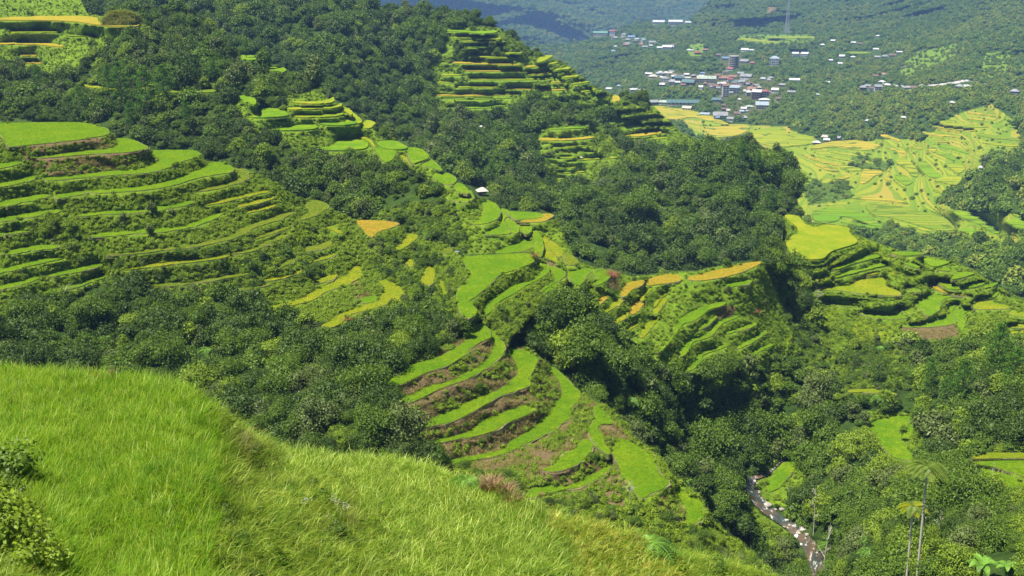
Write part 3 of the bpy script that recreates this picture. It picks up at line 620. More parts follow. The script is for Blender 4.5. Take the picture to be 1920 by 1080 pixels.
MT['terrain'] = mat_terrain()

# ================================================================= mesh helpers
def np_mesh(name, verts, faces, mats, midx=None, smooth=False):
    """verts (n,3); faces: list of (k,m) int arrays of equal-size polygons"""
    me = bpy.data.meshes.new(name); verts = np.asarray(verts, np.float32)
    me.vertices.add(len(verts)); me.vertices.foreach_set('co', verts.ravel())
    if isinstance(faces, np.ndarray): faces = [faces]
    faces = [f for f in faces if len(f)]
    if faces:
        loops = np.concatenate([f.ravel() for f in faces]).astype(np.int32)
        sizes = np.concatenate([np.full(len(f), f.shape[1]) for f in faces]); starts = np.concatenate([[0], np.cumsum(sizes)[:-1]]).astype(np.int32)
        me.loops.add(len(loops)); me.loops.foreach_set('vertex_index', loops)
        me.polygons.add(len(starts)); me.polygons.foreach_set('loop_start', starts)
        if midx is not None: me.polygons.foreach_set('material_index', np.asarray(midx, np.int32))
        if smooth: me.polygons.foreach_set('use_smooth', np.ones(len(starts), bool))
    for m in mats: me.materials.append(m)
    me.update(calc_edges=True); return me
class MB:
    """collects shapes for one mesh"""
    def __init__(s): s.v = []; s.f = []; s.m = []
    def add(s, V, F, mi=0):
        o = len(s.v); s.v += [tuple(p) for p in V]; s.f += [[i+o for i in f] for f in F]; s.m += [mi]*len(F)
    def box(s, c, d, mi=0, rot=0.):
        x, y, z = d[0]/2, d[1]/2, d[2]/2; ca, sa = math.cos(rot), math.sin(rot)
        V = [(c[0]+a*x*ca-b*y*sa, c[1]+a*x*sa+b*y*ca, c[2]+e*z) for a in (-1, 1) for b in (-1, 1) for e in (-1, 1)]
        s.add(V, [(0, 1, 3, 2), (4, 6, 7, 5), (0, 4, 5, 1), (2, 3, 7, 6), (0, 2, 6, 4), (1, 5, 7, 3)], mi)
    def tube(s, pts, rad, k=6, mi=0):
        P = np.asarray(pts, float); o = len(s.v)
        for i, p in enumerate(P):
            d = P[min(i+1, len(P)-1)]-P[max(i-1, 0)]; d = d/(np.linalg.norm(d)+1e-9)
            a = np.cross(d, (0, 0, 1) if abs(d[2]) < .9 else (1, 0, 0)); a /= np.linalg.norm(a)+1e-9; b = np.cross(d, a)
            r = rad[i] if hasattr(rad, '__len__') else rad
            for j in range(k): s.v.append(tuple(p+r*(math.cos(2*PI*j/k)*a+math.sin(2*PI*j/k)*b)))
        for i in range(len(P)-1):
            for j in range(k):
                s.f.append([o+i*k+j, o+i*k+(j+1) % k, o+(i+1)*k+(j+1) % k, o+(i+1)*k+j]); s.m.append(mi)
        s.f.append([o+(len(P)-1)*k+j for j in range(k)]); s.m.append(mi); s.f.append([o+j for j in range(k)][::-1]); s.m.append(mi)
    def mesh(s, name, mats, smooth=False):
        me = bpy.data.meshes.new(name); me.from_pydata(s.v, [], s.f)
        for m in mats: me.materials.append(m)
        me.polygons.foreach_set('material_index', s.m)
        if smooth: me.polygons.foreach_set('use_smooth', [True]*len(s.f))
        me.update(); return me
def obj(name, me, parent=None, loc=None, label=None, cat=None, group=None, kind=None, coll=None):
    o = bpy.data.objects.new(name, me); (coll or C).objects.link(o)
    if parent is not None: o.parent = parent
    if loc is not None: o.location = loc
    if label: o['label'] = label
    if cat: o['category'] = cat
    if group: o['group'] = group
    if kind: o['kind'] = kind
    return o
def empty(name, loc, label, cat, group=None, rz=0., sc=1.):
    o = obj(name, None, None, loc, label, cat, group); o.rotation_euler = (0, 0, rz); o.scale = (sc, sc, sc); o.empty_display_size = .3; return o
def hidden_coll(name): return bpy.data.collections.new(name)   # a library of shapes, not linked to the scene

# ================================================================= plant shapes
def unit(v): return v/(np.linalg.norm(v, axis=-1, keepdims=True)+1e-9)
def leaf_cards(P, Nn, size, rng, flat=.55, asp=.62):
    """one folded-diamond leaf per point, facing roughly along Nn"""
    n = len(P); d = unit(Nn*flat+rng.normal(size=(n, 3))*.45+np.array([0, 0, .35])); u = unit(np.cross(d, rng.normal(size=(n, 3)))); w = np.cross(d, u)
    s = (size*rng.uniform(.6, 1.3, n))[:, None]
    V = np.stack([P-u*s*.5, P+w*s*asp*.5+d*s*.08, P+u*s*.5-d*s*.1, P-w*s*asp*.5+d*s*.08], 1).reshape(-1, 3)
    return V, np.arange(4*n).reshape(n, 4)
def blob(c, r, rng, n=8):
    """dark inner mass of a crown: a lumpy low sphere of leaves packed solid"""
    V = []; F = []
    for i in range(n//2+1):
        th = PI*i/(n//2)
        for j in range(n): V.append([c[k]+r[k]*(math.sin(th)*math.cos(2*PI*j/n), math.sin(th)*math.sin(2*PI*j/n), math.cos(th))[k]*rng.uniform(.8, 1.1) for k in range(3)])
    for i in range(n//2):
        for j in range(n): F.append([i*n+j, i*n+(j+1) % n, (i+1)*n+(j+1) % n, (i+1)*n+j])
    return np.array(V), np.array(F)
def crown_data(rng, w, h, nl, nleaf, size, z0, lobes_spread=.62):
    Vs = []; Fs = []; off = 0
    cen = []
    for i in range(nl):
        a = rng.uniform(0, 2*PI); rr = w*.5*lobes_spread*math.sqrt(rng.uniform(0, 1)); zz = z0+h*rng.uniform(.15, .8)*(1-.55*rr/(w*.5))+h*.05
        r = w*rng.uniform(.17, .3); cen.append((rr*math.cos(a), rr*math.sin(a), zz, r, r*rng.uniform(.7, 1.05)))
    cen.append((0, 0, z0+h*.45, w*.3, h*.42))
    for (x, y, z, r, rz) in cen:
        n = int(nleaf*(r*r)/sum(q[3]**2 for q in cen))
        d = rng.normal(size=(n, 3)); d[:, 2] = np.where(d[:, 2] < -.3, -d[:, 2]*.6, d[:, 2]); d = unit(d)
        rad = rng.uniform(.6, 1.22, n)[:, None]; P = np.array([x, y, z])+d*np.array([r, r, rz])*rad
        V, F = leaf_cards(P, d, size, rng); Vs.append(V); Fs.append(F+off); off += len(V)
        V, F = blob((x, y, z), (r*.6, r*.6, rz*.6), rng); Vs.append(V); Fs.append(F+off); off += len(V)
    return np.vstack(Vs), np.vstack(Fs), cen
def trunk_mb(rng, cen, z_top, r0, k=6):
    mb = MB(); mb.tube([(0, 0, -.6), (rng.uniform(-.1, .1), rng.uniform(-.1, .1), z_top*.4), (0, 0, z_top)], [r0, r0*.75, r0*.4], k)
    for c in cen[:4]:
        mb.tube([(0, 0, z_top*.45), (c[0]*.5, c[1]*.5, (z_top*.45+c[2])/2), (c[0]*.9, c[1]*.9, c[2])], [r0*.5, r0*.35, r0*.12], 4)
    return mb
BROAD = []      # variants: (crown mesh, trunk mesh, combined)
def join_meshes(name, a, b):
    """one mesh holding crown and trunk, for the mass of distant trees"""
    def arr(me):
        v = np.empty(len(me.vertices)*3, np.float32); me.vertices.foreach_get('co', v); return v.reshape(-1, 3), [tuple(p.vertices) for p in me.polygons], [p.material_index for p in me.polygons]
    va, fa, ma = arr(a); vb, fb, m_b = arr(b); na = len(a.materials)
    me = bpy.data.meshes.new(name); me.from_pydata(np.vstack([va, vb]).tolist(), [], fa+[tuple(i+len(va) for i in f) for f in fb])
    for m in list(a.materials)+list(b.materials): me.materials.append(m)
    me.polygons.foreach_set('material_index', ma+[i+na for i in m_b]); me.update(); return me
specs = [('leaf_dark', 1.0, .85), ('leaf_mid', 1.1, .8), ('leaf_light', .95, .9), ('leaf_grey', .85, 1.05), ('leaf_dark', 1.15, .75), ('leaf_mid', .8, 1.15), ('leaf_mid', 1.0, .95), ('leaf_dark', .9, 1.1)]
for i, (mt, w, h) in enumerate(specs):
    rng = np.random.default_rng(40+i); w *= 4.4; h *= 3.8
    V, F, cen = crown_data(rng, w, h, 10, 1700, .4, 1.0)
    cm = np_mesh('crown_leaves', V, F, [MT[mt]]); tm = trunk_mb(rng, cen, h*.6+1., .16).mesh('trunk_wood', [MT['bark']])
    BROAD.append((cm, tm, join_meshes('broadleaf_tree_shape', cm, tm)))
for i, mt in enumerate(('leaf_mid', 'leaf_dark', 'leaf_light', 'leaf_grey')):      # finer leaved kinds for the nearer slopes
    rng = np.random.default_rng(60+i); V, F, cen = crown_data(rng, 4.4, 3.9, 12, 4600, .2, 1.0); cm = np_mesh('crown_leaves', V, F, [MT[mt]]); tm = trunk_mb(rng, cen, 3.3, .16).mesh('trunk_wood', [MT['bark']]); BROAD.append((cm, tm, join_meshes('broadleaf_tree_shape', cm, tm)))
FARB = []
for i, mt in enumerate(['far_leaf', 'far_leaf', 'far_leaf2', 'far_leaf', 'far_leaf']):
    rng = np.random.default_rng(70+i); V, F, cen = crown_data(rng, 4.4, 4., 7, 300, .8, .8); FARB.append(np_mesh('far_tree_shape', V, F, [MT[mt]]))
def pine_meshes(seed, H=14., mt='pine_leaf', full=1.):
    rng = np.random.default_rng(seed); Vs = []; Fs = []; off = 0; mb = MB()
    bend = rng.uniform(-.5, .5, 2); ax = lambda z: np.array([bend[0]*(z/H)**2, bend[1]*(z/H)**2, z])
    mb.tube([ax(H*u)-np.array([0, 0, 1.])*(u == 0) for u in (0, .25, .5, .75, 1)], [.24, .2, .15, .1, .03], 7)
    z = H*.28
    while z < H*.98:
        u = (z/H-.28)/.7; Lr = H*.23*full*(math.sin(PI*min(1, (u*.85+.22)))**.7)*rng.uniform(.7, 1.15); nb = rng.integers(3, 6)
        a0 = rng.uniform(0, 6.28)
        for b in range(nb):
            a = a0+b*2*PI/nb+rng.uniform(-.4, .4); l = Lr*rng.uniform(.6, 1.1); d = np.array([math.cos(a), math.sin(a), rng.uniform(.05, .45)])
            p0 = ax(z); p1 = p0+d*l; mb.tube([p0, (p0+p1)/2+np.array([0, 0, -.1]), p1], [.05, .035, .015], 3)
            for q in (.5, .75, 1.0):
                c = p0+d*l*q; n = int(26*full); dd = unit(rng.normal(size=(n, 3))); P = c+dd*np.array([.8, .8, .42])*(.6+.5*q)*rng.uniform(.4, 1, (n, 1))
                V, F = leaf_cards(P, dd, .42, rng, .4, .3); Vs.append(V); Fs.append(F+off); off += len(V)
        z += H*rng.uniform(.045, .08)
    return np_mesh('pine_needles', np.vstack(Vs), np.vstack(Fs), [MT[mt]]), mb.mesh('pine_trunk_wood', [MT['bark']])
PINES = [pine_meshes(90+i) for i in range(4)]
def blade(mb, base, ang, L_, w, lean, droop, segs=3, mi=0):
    ca, sa = math.cos(ang), math.sin(ang); px, py = -sa*w/2, ca*w/2; V = []
    for i in range(segs+1):
        u = i/segs; r = L_*(lean*u+droop*u*u); z = L_*(u-.5*droop*u*u*u); ww = (1-u)**.6 if i < segs else .05
        x, y = base[0]+ca*r, base[1]+sa*r; V += [(x-px*ww, y-py*ww, base[2]+z), (x+px*ww, y+py*ww, base[2]+z)]
    mb.add(V, [(2*i, 2*i+1, 2*i+3, 2*i+2) for i in range(segs)], mi)
def tuft(seed, n, R, L_, w, mats, segs=3, droop=.5, mix=0, name='grass_tuft_shape'):
    r = random.Random(seed); mb = MB()
    for i in range(n):
        a = r.uniform(0, 2*PI); rr = R*math.sqrt(r.random())
        blade(mb, (rr*math.cos(a), rr*math.sin(a), -.05), a+r.uniform(-1, 1), L_*r.uniform(.6, 1.2), w*r.uniform(.7, 1.2), r.uniform(.05, .4), droop*r.uniform(.2, 1.2), segs, r.randrange(1, len(mats)) if (mix and r.random() < mix) else 0)
    return mb.mesh(name, mats)
def frond(mb, base, ang, L_, up, npin=14, wid=.28, mi=0, fat=1.):
    """arching fern frond with paired leaflets"""
    ca, sa = math.cos(ang), math.sin(ang); pts = []
    for i in range(npin+1):
        u = i/npin; pts.append(np.array([base[0]+ca*L_*(u*.95), base[1]+sa*L_*(u*.95), base[2]+L_*(up*u-(up+.35)*u*u)]))
    mb.tube(pts[::3]+[pts[-1]], .015*L_, 3, mi)
    for i in range(1, npin):
        u = i/npin; w = wid*L_*math.sin(PI*min(1, u*.86+.12))**.8; p = pts[i]; t = unit(pts[i+1]-pts[i-1]); s = np.array([-sa, ca, 0.]); hw = L_/npin*.46*fat
        for sg in (-1, 1):
            tip = p+s*sg*w+t*w*.25+np.array([0, 0, -.18*w]); mid = p+s*sg*w*.5+t*w*.08
            mb.add([p-t*hw*.6, mid-t*hw, tip, mid+t*hw], [(0, 1, 2, 3)], mi)
def fern_meshes(seed, nf=11, L_=2.3, H=2.5, mt='fern_leaf'):
    r = random.Random(seed); mb = MB()
    for i in range(nf): frond(mb, (0, 0, H), i*2*PI/nf+r.uniform(-.2, .2), L_*r.uniform(.8, 1.1), r.uniform(.35, .75))
    tb = MB(); tb.tube([(0, 0, -.6), (.05, 0, H*.5), (0, 0, H)], [.14, .11, .1], 6)
    return mb.mesh('fern_fronds', [MT[mt]]), tb.mesh('fern_trunk_wood', [MT['bark']])
FERNS = [fern_meshes(5+i) for i in range(3)]
def rosette(seed, n, L_, w, mt, H=0., stem=.05):
    r = random.Random(seed); mb = MB()
    for i in range(n): blade(mb, (0, 0, H*r.uniform(.75, 1)), r.uniform(0, 2*PI), L_*r.uniform(.7, 1.1), w, r.uniform(.2, 1.3), r.uniform(.3, 1), 4)
    return mb.mesh('rosette_leaves', [MT[mt]])

# scatter one mass of plants as ONE object: points with rotation, scale and variant, instanced by geometry nodes
def gn_group(name, coll):
    g = bpy.data.node_groups.new(name, 'GeometryNodeTree')
    g.interface.new_socket('Geometry', in_out='INPUT', socket_type='NodeSocketGeometry'); g.interface.new_socket('Geometry', in_out='OUTPUT', socket_type='NodeSocketGeometry')
    gi = g.nodes.new('NodeGroupInput'); go = g.nodes.new('NodeGroupOutput'); ip = g.nodes.new('GeometryNodeInstanceOnPoints'); ci = g.nodes.new('GeometryNodeCollectionInfo')
    ci.inputs[0].default_value = coll; ci.inputs[1].default_value = True; ci.inputs[2].default_value = True
    def na(nm, dt):
        a = g.nodes.new('GeometryNodeInputNamedAttribute'); a.data_type = dt; a.inputs[0].default_value = nm; return a.outputs[0]
    g.links.new(gi.outputs[0], ip.inputs['Points']); g.links.new(ci.outputs[0], ip.inputs['Instance']); ip.inputs['Pick Instance'].default_value = True
    g.links.new(na('vi', 'INT'), ip.inputs['Instance Index']); g.links.new(na('rot', 'FLOAT_VECTOR'), ip.inputs['Rotation']); g.links.new(na('sc', 'FLOAT_VECTOR'), ip.inputs['Scale'])
    g.links.new(ip.outputs[0], go.inputs[0]); return g
GNC = {}
def scatter(name, key, P, meshes, scale, parent=None, label=None, cat=None, kind='stuff', vi=None, tilt=.12, loc=(0, 0, 0), zs=None):
    if key not in GNC:
        co = hidden_coll('shapes_'+key)
        for i, me in enumerate(meshes): obj('shape_%02d' % i, me, coll=co)
        GNC[key] = gn_group('scatter_'+key, co)
    n = len(P); me = np_mesh(name+'_points', np.asarray(P)-np.asarray(loc), np.zeros((0, 4), int), [])
    rot = np.stack([RNG.uniform(-tilt, tilt, n), RNG.uniform(-tilt, tilt, n), RNG.uniform(0, 2*PI, n)], 1).astype(np.float32)
    s = np.broadcast_to(np.asarray(scale, float), (n,)); sc = np.stack([s, s, s*(zs if zs is not None else 1)], 1).astype(np.float32)
    a = me.attributes.new('rot', 'FLOAT_VECTOR', 'POINT'); a.data.foreach_set('vector', rot.ravel())
    a = me.attributes.new('sc', 'FLOAT_VECTOR', 'POINT'); a.data.foreach_set('vector', sc.ravel())
    a = me.attributes.new('vi', 'INT', 'POINT'); a.data.foreach_set('value', (RNG.integers(0, len(meshes), n) if vi is None else vi).astype(np.int32))
    o = obj(name, me, parent, (0, 0, 0) if parent is not None else loc, label, cat, None, kind); md = o.modifiers.new('plants', 'NODES'); md.node_group = GNC[key]; return o

# ================================================================= terrain meshes
VALCOL = np.array([(.30, .27, .025), (.27, .29, .018), (.2, .26, .014), (.14, .23, .012), (.24, .28, .02), (.34, .27, .04)])
def terrain(name, s):
    k = SHEETS.index(s); m = masks[s]; P = unproj(PX, PY, T[s])
    q = m[:-1, :-1] & m[1:, :-1] & m[:-1, 1:] & m[1:, 1:]
    idx = np.arange(H_*W_).reshape(H_, W_); j, i = np.nonzero(q)
    F = np.stack([idx[j, i], idx[j+1, i], idx[j+1, i+1], idx[j, i+1]], 1); F = F[:, ::1]
    used = np.unique(F); rem = np.full(H_*W_, -1); rem[used] = np.arange(len(used)); F = rem[F]; V = P.reshape(-1, 3)[used]
    # far side of the hill: boundary edges run back and down out of sight
    E = np.concatenate([F[:, [0, 1]], F[:, [1, 2]], F[:, [2, 3]], F[:, [3, 0]]]); key = np.sort(E, 1); kk = key[:, 0].astype(np.int64)*len(V)+key[:, 1]
    _, inv, cnt = np.unique(kk, return_inverse=True, return_counts=True); be = E[cnt[inv] == 1]
    bv = np.unique(be); tt = V[bv, 1]; out = unit(V[bv]*np.array([1, 1, 0])); add = []
    for f, g in (((.02, .003), (.3, .26), (1.5, .92)) if s == 'FG' else ((.02, .003), (.04, .06), (.07, .22))): add.append(V[bv]+out*(tt*f)[:, None]-np.array([0, 0, 1])*(tt*g)[:, None])
    n0 = len(V); mp = np.full(n0, -1); mp[bv] = np.arange(len(bv)); Vall = np.vstack([V]+add); SF = []
    prev = lambda e, lev: e if lev == 0 else n0+(lev-1)*len(bv)+mp[e]
    for lev in range(3):
        SF.append(np.stack([prev(be[:, 1], lev), prev(be[:, 0], lev), n0+lev*len(bv)+mp[be[:, 0]], n0+lev*len(bv)+mp[be[:, 1]]], 1))
    me = np_mesh(name, Vall, np.vstack([F]+SF), [MT['terrain']], smooth=True)
    cls = CLS.ravel()[used]; own = owner.ravel()[used]; cls = np.where(own == k, cls, 1 if s == 'FG' else 0)
    col = np.zeros((len(Vall), 4), np.float32); col[:, 3] = 1
    g = np.isin(cls, (1, 5, 9)) + .45*(cls == 3); so = (cls == 2)+.5*(cls == 6); 
    if s in ('SP', 'FG', 'MID'): so = np.where(cls == 9, .75, so); g = np.where(cls == 9, .3, g)
    col[:n0, 1] = g; col[:n0, 2] = np.where(cls == 4, .3, so)
    a = me.attributes.new('cover', 'FLOAT_COLOR', 'POINT'); a.data.foreach_set('color', col.ravel())
    fc = np.zeros((len(Vall), 4), np.float32)
    if s == 'FAR':
        sel = cls == 5; lev = VALID.ravel()[used]; px, py = PX.ravel()[used], PY.ravel()[used]
        cell = np.floor(px/47.+vnoise(px, py, 60, 3)*.8+lev*.37).astype(int); hsh = (lev*73856093 ^ cell*19349663) & 0xffff; ci = hsh % 6
        fc[:n0][sel] = np.concatenate([VALCOL[ci[sel]], np.ones((sel.sum(), 1))], 1)
        b = VWALL.ravel()[used] & sel; fc[:n0][b, 3] = .15
    bn = BENCH.ravel()[used] & (own == k); n_b = vnoise(V[:, 0], V[:, 1], 14, 77); fc[:n0][bn] = np.stack([.17+.07*n_b[bn], .26+.02*n_b[bn], .014+0*n_b[bn], .75+0*n_b[bn]], 1)
    a = me.attributes.new('field', 'FLOAT_COLOR', 'POINT'); a.data.foreach_set('color', fc.ravel())
    return obj(name, me, kind='structure', label={'FG': 'near grassy terrace bank below the viewer', 'SP': 'terraced spur in the middle of the picture', 'MID': 'green hillsides on both sides of the stream',
        'BACK': 'steep forested hills behind the spur', 'FAR': 'wide valley and slopes around the town', 'FARTHEST': 'blue mountain range beyond the town'}[s])
for nm, s in (('foreground_slope', 'FG'), ('terraced_spur', 'SP'), ('valley_sides', 'MID'), ('forested_hills', 'BACK'), ('town_valley', 'FAR'), ('distant_mountains', 'FARTHEST')): terrain(nm, s)
# ================================================================= rice paddies, each a thing of its own
def pip(poly, X, Y):
    ins = np.zeros(X.shape, bool)
    for a, b in zip(poly, np.roll(poly, -1, 0)):
        if a[1] == b[1]: continue
        c = (a[1] > Y) != (b[1] > Y); ins ^= c & (X < (b[0]-a[0])*(Y-a[1])/(b[1]-a[1])+a[0])
    return ins
def place_name(s, x, y):
    if s == 'SP':
        if y > 612: return 'lower brown-banked spur'
        if x > 850: return 'central saddle'
        if x > 660: return 'shoulder left of the saddle'
        return 'big left hillside' if x > 170 or y < 300 else 'far left edge'
    if s == 'MID':
        if x < 430 and y < 200: return 'steep upper left hillside'
        if y > 715: return 'lower right stream valley'
        if x < 700: return 'upper narrow spur'
        if x < 1075 and y < 500: return 'narrow spur above the saddle'
        if x < 1255: return 'ridge right of the saddle'
        if x < 1450: return 'slope below the golden ridge'
        return 'right-hand knoll'
    if s == 'BACK': return 'pyramid shaped hill' if y < 232 and x < 1120 else ('pyramid hill right flank' if x > 1130 else 'pyramid hill foot')
    if y < 120: return 'slope above the town'
    if x > 1750 and y < 290: return 'stepped rise far right'
    return 'valley floor' if y < 370 else 'near valley end'
ORD = ['first', 'second', 'third', 'fourth', 'fifth', 'sixth', 'seventh', 'eighth', 'ninth', 'tenth', 'eleventh', 'twelfth', 'thirteenth', 'fourteenth', 'fifteenth', 'sixteenth', 'seventeenth', 'eighteenth', 'nineteenth', 'twentieth']
CN = {'g': 'bright green', 'y': 'yellow-green', 'o': 'golden', 'p': 'pale golden', 'd': 'dull olive'}
groups = {}
for p in pads:
    c = p['poly'].mean(0); p['c'] = c; p['place'] = place_name(p['sheet'], c[0], c[1]); a = p['poly']
    w = a[:, 0].max()-a[:, 0].min(); h = a[:, 1].max()-a[:, 1].min()
    area = abs(np.sum(a[:, 0]*np.roll(a[:, 1], -1)-np.roll(a[:, 0], -1)*a[:, 1]))/2
    p['form'] = 'thin' if area/(max(w, h)+1)**1.0 < 4.2 else ('curving' if area/(w*h+1) < .42 else 'broad')
    groups.setdefault((p['place'], p['col'], p['form']), []).append(p)
for key, g in groups.items():
    g.sort(key=lambda p: p['c'][1])
    for i, p in enumerate(g):
        base = '%s %s rice paddy' % (p['form'], CN[p['col']])
        if len(g) == 1: p['label'] = '%s on the %s' % (base, p['place'])
        elif len(g) == 2: p['label'] = '%s %s on the %s' % ('upper' if i == 0 else 'lower', base, p['place'])
        else: p['label'] = '%s, %s from top on the %s' % (base, ORD[i], p['place'])
RT = {}
for k in 'gyod':
    RT[k] = [tuft(200+i, 18, .3, .34, .07, [MT['rice_'+k], MT['blade_deep'], MT['rice_'+k]], 2, .4, .14, name='rice_tuft_shape') for i in range(3)]
RT['p'] = RT['o']
MT['bund'] = plain_mat('bund_mud', (.06, .10, .012), (.19, .16, .07), .5, .6)
nt_total = 0
for i, p in enumerate(pads):
    z = p['z']; poly = p['poly']; t = z/dz(poly[:, 1]); Wd = unproj(poly[:, 0], poly[:, 1], t)
    tm = float(t.mean()); hgt = .22 if tm < 330 else (.5 if tm < 900 else .6)
    # crop edge wavers a little, as planted rows do
    n = len(Wd); c = Wd.mean(0); off = vnoise(Wd[:, 0], Wd[:, 1], max(1.2, tm/130), 5)*min(.35, tm/900); dv = unit((Wd-c)*np.array([1, 1, 0])); Wd = Wd+dv*off[:, None]; Wd[:, 2] = z
    loc = (float(c[0]), float(c[1]), z); V = np.vstack([Wd+[0, 0, hgt], Wd+[0, 0, -.25]])-np.array(loc)
    me = bpy.data.meshes.new('rice_crop')
    me.from_pydata(V.tolist(), [], [list(range(n))]+[[k, n+k, n+(k+1) % n, (k+1) % n] for k in range(n)])
    me.materials.append(MT[('far_' if p['sheet'] == 'FAR' else 'pad_')+('o' if p['col'] == 'p' else p['col'])]); me.update()
    o = obj('rice_paddy', me, None, loc, p['label'], 'rice paddy', 'rice paddies on the '+p['place'])
    if tm < 345:     # low mud bund round the field
        bw = .2+.3*vnoise(Wd[:, 0], Wd[:, 1], 1.7, 8); R0 = Wd-dv*.05; R1 = Wd+dv*bw[:, None]; R2 = Wd+dv*(bw+.18)[:, None]; bh = .16+.07*vnoise(Wd[:, 0], Wd[:, 1], 1.1, 9)
        V = np.vstack([R0+np.stack([0*bh, 0*bh, bh], 1), R1+np.stack([0*bh, 0*bh, bh*.9], 1), R2-[0, 0, .55]])-np.array(loc); mbm = bpy.data.meshes.new('mud_bund')
        mbm.from_pydata(V.tolist(), [], [[q*n+k, (q+1)*n+k, (q+1)*n+(k+1) % n, q*n+(k+1) % n] for q in (0, 1) for k in range(n)]); mbm.materials.append(MT['bund']); mbm.update(); obj('bund', mbm, o)
        s = .34 if tm < 200 else (.42 if tm < 280 else .55)
        x0, y0 = Wd[:, 0].min(), Wd[:, 1].min(); x1, y1 = Wd[:, 0].max(), Wd[:, 1].max()
        X, Y = np.meshgrid(np.arange(x0, x1, s), np.arange(y0, y1, s)); X = X+RNG.uniform(-.5, .5, X.shape)*s; Y = Y+RNG.uniform(-.5, .5, X.shape)*s
        Pe = Wd-dv*.08; m = pip(Pe[:, :2], X, Y); pts = np.stack([X[m], Y[m], np.full(m.sum(), z+hgt-.12)], 1); nt_total += len(pts)
        if len(pts): scatter('rice_plants', 'rice_'+p['col'], pts, RT[p['col']], RNG.uniform(.75, 1.2, len(pts)), o, None, None, 'stuff', loc=loc)
print('paddy tufts', nt_total)

# ================================================================= houses, laid out before the forest so trees keep clear
NOTREE = np.zeros((H_, W_), bool)
def keep_clear(x, y, w, h, low=7):
    NOTREE[(PX > x-w/2-2) & (PX < x+w/2+2) & (PY > y-h-1) & (PY < y+low)] = True
HM = {}
def hmat(name, c, met=False):
    g_ = sum(c)/3; c = tuple((v*.7+g_*.3)*.72 for v in c)
    if name not in HM: HM[name] = plain_mat('paint_'+name, tuple(v*.55 for v in c), c, .35, .1, .45 if met else .8)
    return HM[name]
ROOF = dict(w=('white', (.75, .76, .78)), r=('red', (.5, .09, .06)), o=('rust', (.42, .17, .08)), b=('blue', (.16, .34, .62)), l=('pale_blue', (.42, .56, .68)), t=('teal', (.08, .24, .24)),
            g=('green', (.12, .42, .3)), k=('pale_green', (.5, .62, .45)), s=('grey', (.35, .37, .4)), n=('brown', (.24, .14, .1)), c=('cream', (.66, .62, .48)))
